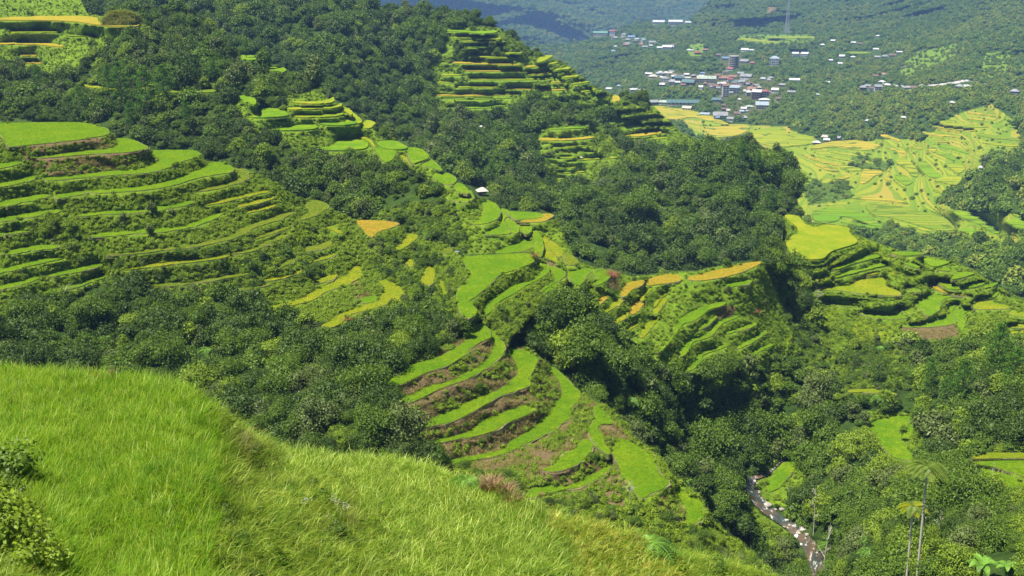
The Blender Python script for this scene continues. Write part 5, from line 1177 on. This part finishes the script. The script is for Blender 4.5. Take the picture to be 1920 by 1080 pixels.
fg(2, .16, 'near2', RN2, .55, .95, 'rice_plants', 'darker green rice with pale ears on the lower near paddy', 'rice plants')
fg(3, .16, 'near3', RN3, .55, .95, 'rice_plants', 'yellowing rice at the right tip of the near terraces', 'rice plants')
WG = [tuft(460+i, 22, .22, .55, .016, [MT['grass_wild'], MT['rice_near3'], MT['blade_light'], MT['blade_deep']], 4, 1.0, .45) for i in range(4)]
fg(None, .17, 'near0', WG, .5, 1.25, 'wild_grass', 'fine tangled wild grass on the banks between the near paddies', 'grass')
def leafy_mesh(seed, w, h, n, size, mt):
    rng = np.random.default_rng(seed); V, F, c = crown_data(rng, w, h, 7, n, size, .1); return np_mesh('bush_leaves', V, F, [MT[mt]])
WB = [leafy_mesh(500+i, 1., .7, 260, .09, mt) for i, mt in enumerate(('leaf_mid', 'grass_wild', 'leaf_light'))]
def weeds(poly, spacing, s0, s1, key, meshes, name, label, cat, dzv=-.1):
    m = raster(nums(poly)) & (owner == 0); lam = np.where(m, AREA['FG']/spacing**2, 0); nn = RNG.poisson(np.minimum(lam, 4)); j, i = np.nonzero(nn)
    x = gx[i]+RNG.uniform(-1, 1, len(i)); y = gy[j]+RNG.uniform(-1, 1, len(i)); P = unproj(x, y, T['FG'][j, i]); P[:, 2] += dzv
    scatter(name, key, P, meshes, RNG.uniform(s0, s1, len(x)), None, label, cat, 'stuff')
weeds('400,760 470,830 520,880 640,900 720,1010 740,1100 395,1100 400,990 408,850', .62, .3, .8, 'weed', WB, 'weeds', 'leafy green weeds on the bank between the near paddies', 'weeds')
weeds('0,850 30,860 60,960 90,1080 -50,1100 -50,850', .5, .5, 1.1, 'weed', WB, 'weeds', 'leafy weeds along the left edge of the near paddy', 'weeds')
weeds('1180,990 1260,1040 1440,1070 1480,1200 1280,1200 1240,1080', 1.1, .4, 1.3, 'weed', WB, 'weeds', 'leafy weeds at the lower tip of the near slope', 'weeds')
FLW = []
for i in range(2):
    r = random.Random(600+i); mb = MB()
    for k in range(16):
        a = r.uniform(0, 6.28); rr = .3*math.sqrt(r.random()); x, y, z = rr*math.cos(a), rr*math.sin(a), r.uniform(.4, .75); mb.tube([(x*.6, y*.6, 0), (x, y, z)], .006, 3, 1)
        for q in range(5): mb.add([(x, y, z), (x+.035*math.cos(q*1.257), y+.035*math.sin(q*1.257), z+.01), (x+.035*math.cos(q*1.257+.9), y+.035*math.sin(q*1.257+.9), z+.01)], [(0, 1, 2)])
    FLW.append(mb.mesh('flower_shape', [MT['flower'], MT['grass_wild']]))
weeds('395,745 420,770 460,820 500,870 560,910 590,960 560,985 520,960 490,900 420,800', 1.5, .35, .75, 'flower', FLW, 'wildflowers', 'pale lilac wildflowers on the edge of the near terrace bank', 'flowers', 0)
weeds('590,930 640,920 660,1000 610,1020', 1.2, .4, .7, 'flower', FLW, 'wildflowers', 'pale wildflowers around the dead shrub on the bank', 'flowers', 0)
ST_ = [tuft(680+i, 7, .1, .95, .014, [MT['grass_dry'], MT['blade_light']], 4, .6, .4) for i in range(3)]
weeds('0,705 400,740 400,1080 100,1080 60,900 0,850', 1.3, .6, 1.05, 'stalk', ST_, 'dry_stalks', 'pale dry stalks standing among the near rice', 'grass', 0)
weeds('400,760 520,850 900,910 1180,1000 1260,1080 400,1080', .95, .6, 1.0, 'stalk', ST_, 'dry_stalks', 'pale dry stalks on the lower near slope', 'grass', 0)
weeds('560,880 800,900 1180,1010 1240,1080 560,1080', 2.6, .3, .6, 'weed', WB, 'weeds', 'small leafy weeds scattered on the lower near slope', 'weeds')
def dry_clump(x, y, s, label, seed, mt='grass_dry'):
    B, t = ground(x, y); me = tuft(seed, 130, .55, .8, .014, [MT[mt], MT['bark']], 4, 1.1, .2, 'dead_grass'); o = obj('grass_clump', me, None, tuple(B), label, 'grass clump'); o.scale = (s, s, s)
dry_clump(432, 850, 1.3, 'brown dead grass clump in the shaded hollow beside the near paddy', 610)
dry_clump(640, 985, .9, 'grey withered clump on the shaded bank between near paddies', 611)
dry_clump(60, 1012, .5, 'small brown clump at the left edge of the near paddy', 612)
for k, (x, y, s, lab, mt) in enumerate([(18, 900, 1.3, 'dark leafy bush at the left edge above the weeds', 'leaf_mid'), (25, 1040, 1.5, 'bright leafy bush in the bottom left corner', 'leaf_light'), (70, 1070, 1.1, 'low bright bush right of the corner bush at bottom left', 'leaf_light')]):
    B, t = ground(x, y); me = leafy_mesh(620+k, 1.6, 1.2, 900, .11, mt); o = obj('leafy_bush', me, None, tuple(B-[0, 0, .25]), lab, 'bush'); o.scale = (s, s, s)

for k, (x, y, s, mt, lab) in enumerate([(462, 862, .75, 'leaf_mid', 'dark green bush in the dip beside the brown grass clump'), (480, 890, .6, 'leaf_dark', 'low dark bush just below the dip beside the near paddy'), (628, 1010, .8, 'leaf_dark', 'dark shrub on the bank between the near paddies'), (655, 1030, .6, 'leaf_mid', 'small green shrub right of the dark bank shrub'), (560, 950, .55, 'leaf_light', 'pale leafy shrub among lilac flowers on the bank'),
    (445, 1020, .6, 'leaf_mid', 'green shrub low on the bank near the bottom edge'), (500, 1050, .7, 'leaf_light', 'light green shrub on the bank at the bottom edge'), (700, 905, .35, 'leaf_grey', 'small grey-green shrub at the top of the lower near paddy')]):
    B, t = ground(x, y); me = leafy_mesh(640+k, 1.8, 1.1, 900, .1, mt); o = obj('leafy_bush', me, None, tuple(B-[0, 0, .2]), lab, 'bush'); o.scale = (s, s, s)
# ================================================================= named single plants
def hpx(base, px, py):
    """world point above base seen toward (px,py): same distance north as the base"""
    a, y, z = raydir(px, py); t = base[1]/y; return np.array([a*t, base[1], z*t])
def plant(name, x, y, label, cat, crownme, trunkme, sc, rz=0, group=None, cn='crown', zo=0, base=None):
    B, t = ground(x, y) if base is None else (base, 0); e = empty(name, (B[0], B[1], B[2]+zo), label, cat, group, rz, sc)
    if crownme: obj(cn, crownme, e)
    if trunkme: obj('trunk', trunkme, e)
    return e
PL = [(230, 208, 88), (280, 232, 108), (310, 208, 84), (207, 198, 76), (352, 250, 62), (152, 218, 60), (248, 250, 60), (462, 110, 38), (400, 162, 58), (72, 165, 40), (1090, 705, 142), (1060, 612, 90), (1863, 722, 118), (1893, 745, 102), (1800, 765, 96), (275, 52, 28),
      (1250, 330, 34), (1440, 410, 56), (1390, 315, 52), (1420, 330, 46), (960, 345, 50), (920, 345, 44), (1775, 760, 70), (1740, 745, 76), (1905, 660, 40)]
PLAB = {10: 'big rounded green tree standing in the ravine right of the saddle', 11: 'spreading tree just below the saddle terraces', 12: 'tall pine at the right edge below the knoll paddies', 13: 'pine at the far right edge in front of the tall one', 14: 'leaning pine on the right bank above the round paddy'}
for k, (x, y, h) in enumerate(PL):
    B, t = ground(x, y); sc = h*t/FPX/14*1.04; cm, tm = PINES[k % 4]; lab = PLAB.get(k); grp = 'pines on the hillsides'
    if not lab: lab = 'tall pine rising from the wood on the upper left hillside' if x < 500 else ('dark pine on the rounded wooded hill' if y < 460 else 'pine among leafy trees on the right bank')
    if k in (10, 11):
        w_, h_ = ((9.5, 11.5), (8.5, 6.5))[k-10]; rg = np.random.default_rng(77+k); V, F, ce = crown_data(rg, w_, h_, 16, 7500, .42, 2.2); plant('broadleaf_tree', x, y, lab, 'tree', np_mesh('crown_leaves', V, F, [MT['leaf_mid']]), trunk_mb(rg, ce, h_*.7, .3).mesh('trunk_wood', [MT['bark']]), 1, 0, None); continue
    plant('pine_tree', x, y, lab, 'pine tree', cm, tm, sc, k*1.7, grp)
for k, (x, y, s) in enumerate([(197, 612, 1), (197, 645, .9), (287, 610, 1.1), (670, 772, 1), (670, 796, .9), (1183, 766, 1.1), (1220, 794, 1), (1267, 858, .8), (1527, 785, 1.4), (1515, 805, 1.2), (1333, 800, 1), (1317, 812, .9), (1500, 745, 1), (1647, 760, 1.2), (1597, 940, 1.1), (1570, 945, 1), (1627, 1052, 1.1), (1610, 855, 1), (560, 806, 1.1), (85, 185, 1), (495, 585, .9), (1650, 660, .9), (1295, 912, .8), (720, 640, .8), (1000, 625, .9)]):
    fm, ftm = FERNS[k % 3]; pl = 'in the thicket below the left terraces' if x < 760 and y > 500 else ('on the bank right of the stream' if x > 1480 else 'in the ravine beside the lower spur')
    plant('tree_fern', x, y, 'pale green tree fern spreading its fronds '+pl, 'tree fern', fm, ftm, s*.85, k*.9, 'tree ferns in the thickets', 'fronds', -.6)
fer = [q for q in forefern if 0 < q[0] < 1920]
ff = [FERNS[i][0] for i in range(3)]
scatter('fern_undergrowth', 'ferns', np.array([q[3] for q in fer])+[0, 0, -.4], ff, np.array([q[4] for q in fer])*.9, None, 'fern fronds scattered through the dark thickets', 'ferns', 'stuff')
for k, (x, y, s, lab) in enumerate([(1186, 1004, .8, 'large bright fern arching over the edge of the near slope'), (1222, 1036, .6, 'small fern below the large one at the slope edge'), (876, 912, .42, 'fern frond poking up behind the near paddy edge')]):
    B, t = ground(x, y); fm, ftm = fern_meshes(700+k, 10, 2.4, .9); plant('tree_fern', x, y, lab, 'tree fern', fm, ftm, s, k, None, 'fronds', -.1)
def areca(bx, by, tx, ty, label, seed, nf, L_, yel):
    B, t = ground(bx, by); Tp = hpx(B, tx, ty)-B; H = Tp[2]; e = empty('areca_palm', tuple(B), label, 'palm tree', 'slender palms at lower right')
    m = MB(); n = 12; m.tube([(Tp[0]*(i/n)**1.3, 0, -1*(i == 0)+H*i/n) for i in range(n+1)], [.17-.05*i/n for i in range(n+1)], 8); obj('trunk', m.mesh('palm_trunk', [plain_mat('palm_bark', (.36, .34, .28), (.55, .52, .44), 5)]), e)
    m = MB(); m.tube([(Tp[0], 0, H-.1), (Tp[0], 0, H+.5), (Tp[0], 0, H+1.1)], [.14, .17, .08], 8); obj('crownshaft', m.mesh('palm_crownshaft', [MT['fern_leaf']]), e)
    r = random.Random(seed)
    for i in range(nf):
        m = MB(); frond(m, (Tp[0], 0, H+.9), i*2*PI/nf+r.uniform(-.2, .2), L_*r.uniform(.85, 1.1), r.uniform(.1, 1.15), 22, .3, 0, 1.5); obj('frond', m.mesh('palm_frond', [MT['rice_y'] if yel and i % 2 else MT['palm_leaf']]), e)
areca(1712, 1150, 1738, 888, 'taller slender palm with pale trunk and feathery green crown', 1, 15, 2.6, False)
areca(1693, 1150, 1711, 962, 'shorter palm with yellowing fronds beside the tall palm', 2, 12, 2.0, True)
def banana(x, y, s, label, seed):
    B, t = ground(x, y); e = empty('banana_plant', tuple(B), label, 'banana plant', None, 0, s); r = random.Random(seed)
    m = MB(); m.tube([(0, 0, -.6), (0, 0, 1.), (.03, 0, 1.8)], [.16, .13, .08], 8); obj('stem', m.mesh('banana_stem', [MT['fern_leaf']]), e)
    for i in range(9):
        a = i*2.4+r.uniform(-.2, .2); l = r.uniform(1.6, 2.2); up = r.uniform(.5, 1.3); ca, sa = math.cos(a), math.sin(a); V = []; n = 8
        for k in range(n+1):
            u = k/n; w = .33*math.sin(PI*min(1, u*.93+.05))**.6*(u > .08); c = (ca*l*u*.8, sa*l*u*.8, 1.7+l*(up*u-(up*.6+.3)*u*u)); V += [(c[0]+sa*w, c[1]-ca*w, c[2]+w*.15), c, (c[0]-sa*w, c[1]+ca*w, c[2]+w*.15)]
        m = MB(); m.add(V, [(3*k, 3*k+1, 3*k+4, 3*k+3) for k in range(n)]+[(3*k+1, 3*k+2, 3*k+5, 3*k+4) for k in range(n)]); obj('leaf', m.mesh('banana_leaf', [MT['fern_leaf']]), e)
banana(1838, 1092, 1.15, 'banana plant with broad leaves at the bottom right edge of the picture', 3); banana(1885, 1088, .9, 'smaller banana plant near the bottom right corner', 4)
def bare(x, y, h, label, seed, sp=.3):
    B, t = ground(x, y); H = h*t/FPX; r = random.Random(seed); e = empty('bare_tree', tuple(B), label, 'bare tree'); m = MB(); top = (r.uniform(-.06, .06)*H, 0, H)
    m.tube([(0, 0, -.8), (top[0]*.3, 0, H*.5), top], [.009*H, .006*H, .002*H], 6); obj('trunk', m.mesh('bare_trunk', [MT['pale_bark']]), e)
    m = MB()
    for i in range(14):
        u = r.uniform(.35, .95); a = r.uniform(0, 6.28); l = H*sp*(1.1-u)*r.uniform(.6, 1.3); p = np.array([top[0]*u, 0, H*u]); d = np.array([math.cos(a)*.8, math.sin(a)*.8, .7]); q = p+d*l; m.tube([p, p+d*l*.5+[0, 0, .05*l], q], [.0035*H, .0025*H, .001*H], 4)
        for s_ in range(3): m.tube([p+d*l*(.4+.2*s_), p+d*l*(.4+.2*s_)+np.array([r.uniform(-1, 1), r.uniform(-1, 1), .8])*l*.35], .0016*H, 3)
    obj('branches', m.mesh('bare_branches', [MT['pale_bark']]), e)
for a in [(1525, 1003, 100, 'thin pale bare tree on the bank right of the rapids', 1), (1541, 1085, 118, 'tall pale bare tree at the bottom edge beside the stream', 2), (1530, 578, 42, 'white leafless tree at the foot of the knoll paddy', 3, .5), (1760, 1010, 60, 'grey bare twigs rising from the thicket right of the palms', 4), (1858, 905, 42, 'small bare tree on the green paddies at right', 5), (1180, 945, 50, 'grey twiggy small tree beside the bottom paddies of the spur', 6, .6)]: bare(*a)
sap = leafy_mesh(800, 2.2, 3.4, 600, .3, 'leaf_mid')
B, t = ground(1690, 828); e = empty('young_tree', tuple(B), 'slim young tree standing alone on the round paddy', 'tree', None, 0, 36*t/FPX/4.2); o = obj('crown', sap, e); o.location = (0, 0, .9); m = MB(); m.tube([(0, 0, -.3), (0, 0, 2)], [.09, .05], 6); obj('trunk', m.mesh('young_trunk', [MT['bark']]), e)
for k, (x, y, s) in enumerate([(1728, 818, 1.25), (1748, 830, 1.5), (1775, 850, 1.3)]):
    cm, tm, _ = BROAD[3]; plant('broadleaf_tree', x, y, 'dark bushy tree, %s from left in the row beside the round paddy' % ORD[k], 'tree', cm, tm, s, k, 'dark trees beside the round paddy', zo=-.4)
for k, (x, y) in enumerate([(280, 440), (285, 400), (232, 420), (322, 405)]):
    me = leafy_mesh(820+k, 2.4, 2.6, 600, .3, 'leaf_grey'); B, t = ground(x, y); o = obj('dark_shrub', me, None, tuple(B-[0, 0, .4]), 'dark shrub, %s from top on the wall of the left terraced hillside' % ORD[[3, 0, 2, 1][k]], 'shrub', 'dark shrubs on the left terrace walls'); s = [1.2, 1.3, 1.1, 1.][k]; o.scale = (s*.8, s*.8, s)
for k, (x, y, s, mt, lab) in enumerate([(122, 553, 1.5, 'leaf_grey', 'spiky grey-green rosette plant above the thicket at left'), (1002, 486, 1.0, 'red_leaf', 'dark red leaved plant at the corner of the saddle paddy'), (1148, 524, 1.3, 'red_leaf', 'dark red leaved plants between two ridge paddies'), (653, 606, .9, 'red_leaf', 'reddish plant at the lip of the yellow curving paddy'), (1418, 590, 1.0, 'red_leaf', 'reddish shrub on the slope below the golden ridge'), (197, 716, .35, 'red_leaf', 'small red flower spike behind the near paddy edge'), (565, 640, 1.1, 'fern_leaf', 'spiky grass-like plant in the thicket below the left terraces')]):
    B, t = ground(x, y); o = obj('spiky_plant', rosette(840+k, 42, 1.5, .11, mt, .4), None, tuple(B-[0, 0, .1]), lab, 'plant'); o.scale = (s, s, s)
PLM = []
for i in range(3):
    r = random.Random(860+i); mb = MB()
    for k in range(60):
        a = r.uniform(0, 6.28); rr = .35*math.sqrt(r.random()); blade(mb, (rr*math.cos(a), rr*math.sin(a), .35+r.uniform(0, .3)), a, r.uniform(.25, .5), .05, .2, .6, 2, 0)
        if k % 2 == 0: blade(mb, (rr*.6*math.cos(a), rr*.6*math.sin(a), -.1), a, .8, .04, .2, .7, 3, 1)
    PLM.append(mb.mesh('plume_heads', [MT['plume'], MT['grass_wild']]))
for k, (x, y, s) in enumerate([(913, 922, 1), (925, 928, 1.2), (938, 920, 1.2), (955, 922, 1.3), (973, 930, 1.2), (950, 933, 1), (992, 946, 1.2), (1015, 932, 1), (1025, 945, 1.2), (1046, 944, .9), (1065, 940, 1.2), (1072, 958, 1.1), (1085, 965, 1), (1188, 1012, .5), (1118, 968, .9), (960, 945, .9), (1005, 955, 1)]):
    B, t = ground(x, y); o = obj('plume_grass', PLM[k % 3], None, tuple(B-[0, 0, .25]), 'reddish brown plume grass clump on the bank behind the near terraces', 'plume grass', 'reddish plume grasses behind the near terraces'); o.scale = (s*1.0,)*3
# grassy mound on the pale golden field
def mound():
    B, t = ground(219, 49); w = 74*t/FPX; h = 27*t/FPX; V = []; F = []; nu, nv = 40, 14
    for j in range(nv+1):
        u = j/nv
        for i in range(nu):
            a = 2*PI*i/nu; r = 1-u; prof = (1-r*r)**.55; n_ = 1+.4*vnoise(np.array(math.cos(a)*3), np.array(math.sin(a)*3+u*2), 1., 4); V.append((math.cos(a)*r*w/2*n_+w*.12*prof, math.sin(a)*r*w*.3*n_, h*prof*(.9+.14*math.sin(a*2+1)*(r))-.3))
    F = [(j*nu+i, j*nu+(i+1) % nu, (j+1)*nu+(i+1) % nu, (j+1)*nu+i) for j in range(nv) for i in range(nu)]
    e = obj('grassy_mound', None, None, tuple(B), 'shaggy straw-coloured mound standing on the pale golden paddy at top left', 'mound'); mt = plain_mat('mound_grass', (.06, .09, .015), (.17, .17, .035), .6, 1, dist=1)
    m = MB(); m.add(V, F); obj('earth', m.mesh('mound_body', [mt], True), e)
    P = []; 
    for _ in range(1500):
        v = V[random.randrange(len(V)-nu)]; P.append((v[0]+random.uniform(-.5, .5)+B[0], v[1]+random.uniform(-.5, .5)+B[1], v[2]+B[2]-.1))
    scatter('grass', 'moundgrass', P, [tuft(880+i, 14, .4, .7, .07, [MT['rice_d'], MT['blade_deep'], MT['grass_dry']], 3, 1.2, .55) for i in range(2)], RNG.uniform(1.2, 2.6, len(P)), e, None, None, 'stuff', loc=tuple(B), tilt=.6)
mound()

# ================================================================= air, light, camera
def haze():
    m, nt = newmat('haze_air'); v = N(nt, 'ShaderNodeVolumePrincipled'); v.inputs['Color'].default_value = (.28, .52, 1, 1); v.inputs['Density'].default_value = HAZE; v.inputs['Anisotropy'].default_value = 0
    o = N(nt, 'ShaderNodeOutputMaterial'); L(nt, v.outputs[0], o.inputs['Volume'])
    b = MB(); b.box((0, 3400, -520), (12000, 8000, 1240)); obj('haze', b.mesh('haze', [m]), label='thin blue haze filling the valley air', kind='stuff')
HAZE = .98e-4
haze()
SUN_EL, SUN_AZ = math.radians(67), math.radians(-112)     # azimuth from the viewing direction, negative = left
w = bpy.data.worlds.new('World'); bpy.context.scene.world = w; w.use_nodes = True; nt = w.node_tree; nt.nodes.clear()
sky = N(nt, 'ShaderNodeTexSky', sky_type='NISHITA', sun_disc=False, sun_elevation=SUN_EL, sun_rotation=SUN_AZ); bg = N(nt, 'ShaderNodeBackground', i_Strength=.055); L(nt, sky.outputs[0], bg.inputs[0]); wo = N(nt, 'ShaderNodeOutputWorld'); L(nt, bg.outputs[0], wo.inputs[0])
sl = bpy.data.lights.new('sun', 'SUN'); sl.energy = 5; sl.angle = math.radians(.5); sl.color = (1, .93, .80); so = bpy.data.objects.new('sun', sl); C.objects.link(so)
from mathutils import Vector
sd = Vector((math.sin(SUN_AZ)*math.cos(SUN_EL), math.cos(SUN_AZ)*math.cos(SUN_EL), math.sin(SUN_EL))); so.rotation_euler = sd.to_track_quat('Z', 'Y').to_euler()
cam = bpy.data.cameras.new('camera'); cam.sensor_width = 36; cam.lens = 36*FPX/1920; cam.clip_start = .5; cam.clip_end = 20000; co = bpy.data.objects.new('camera', cam); C.objects.link(co)
co.rotation_euler = (PI/2-PITCH, 0, 0); sc_ = bpy.context.scene; sc_.camera = co
sc_.view_settings.view_transform = 'Standard'; sc_.view_settings.look = 'None'; sc_.view_settings.gamma = 1; sc_.view_settings.exposure = 1.0
sc_.cycles.volume_bounces = 0; sc_.cycles.max_bounces = 5; sc_.cycles.diffuse_bounces = 3; sc_.cycles.transmission_bounces = 3; sc_.cycles.glossy_bounces = 2
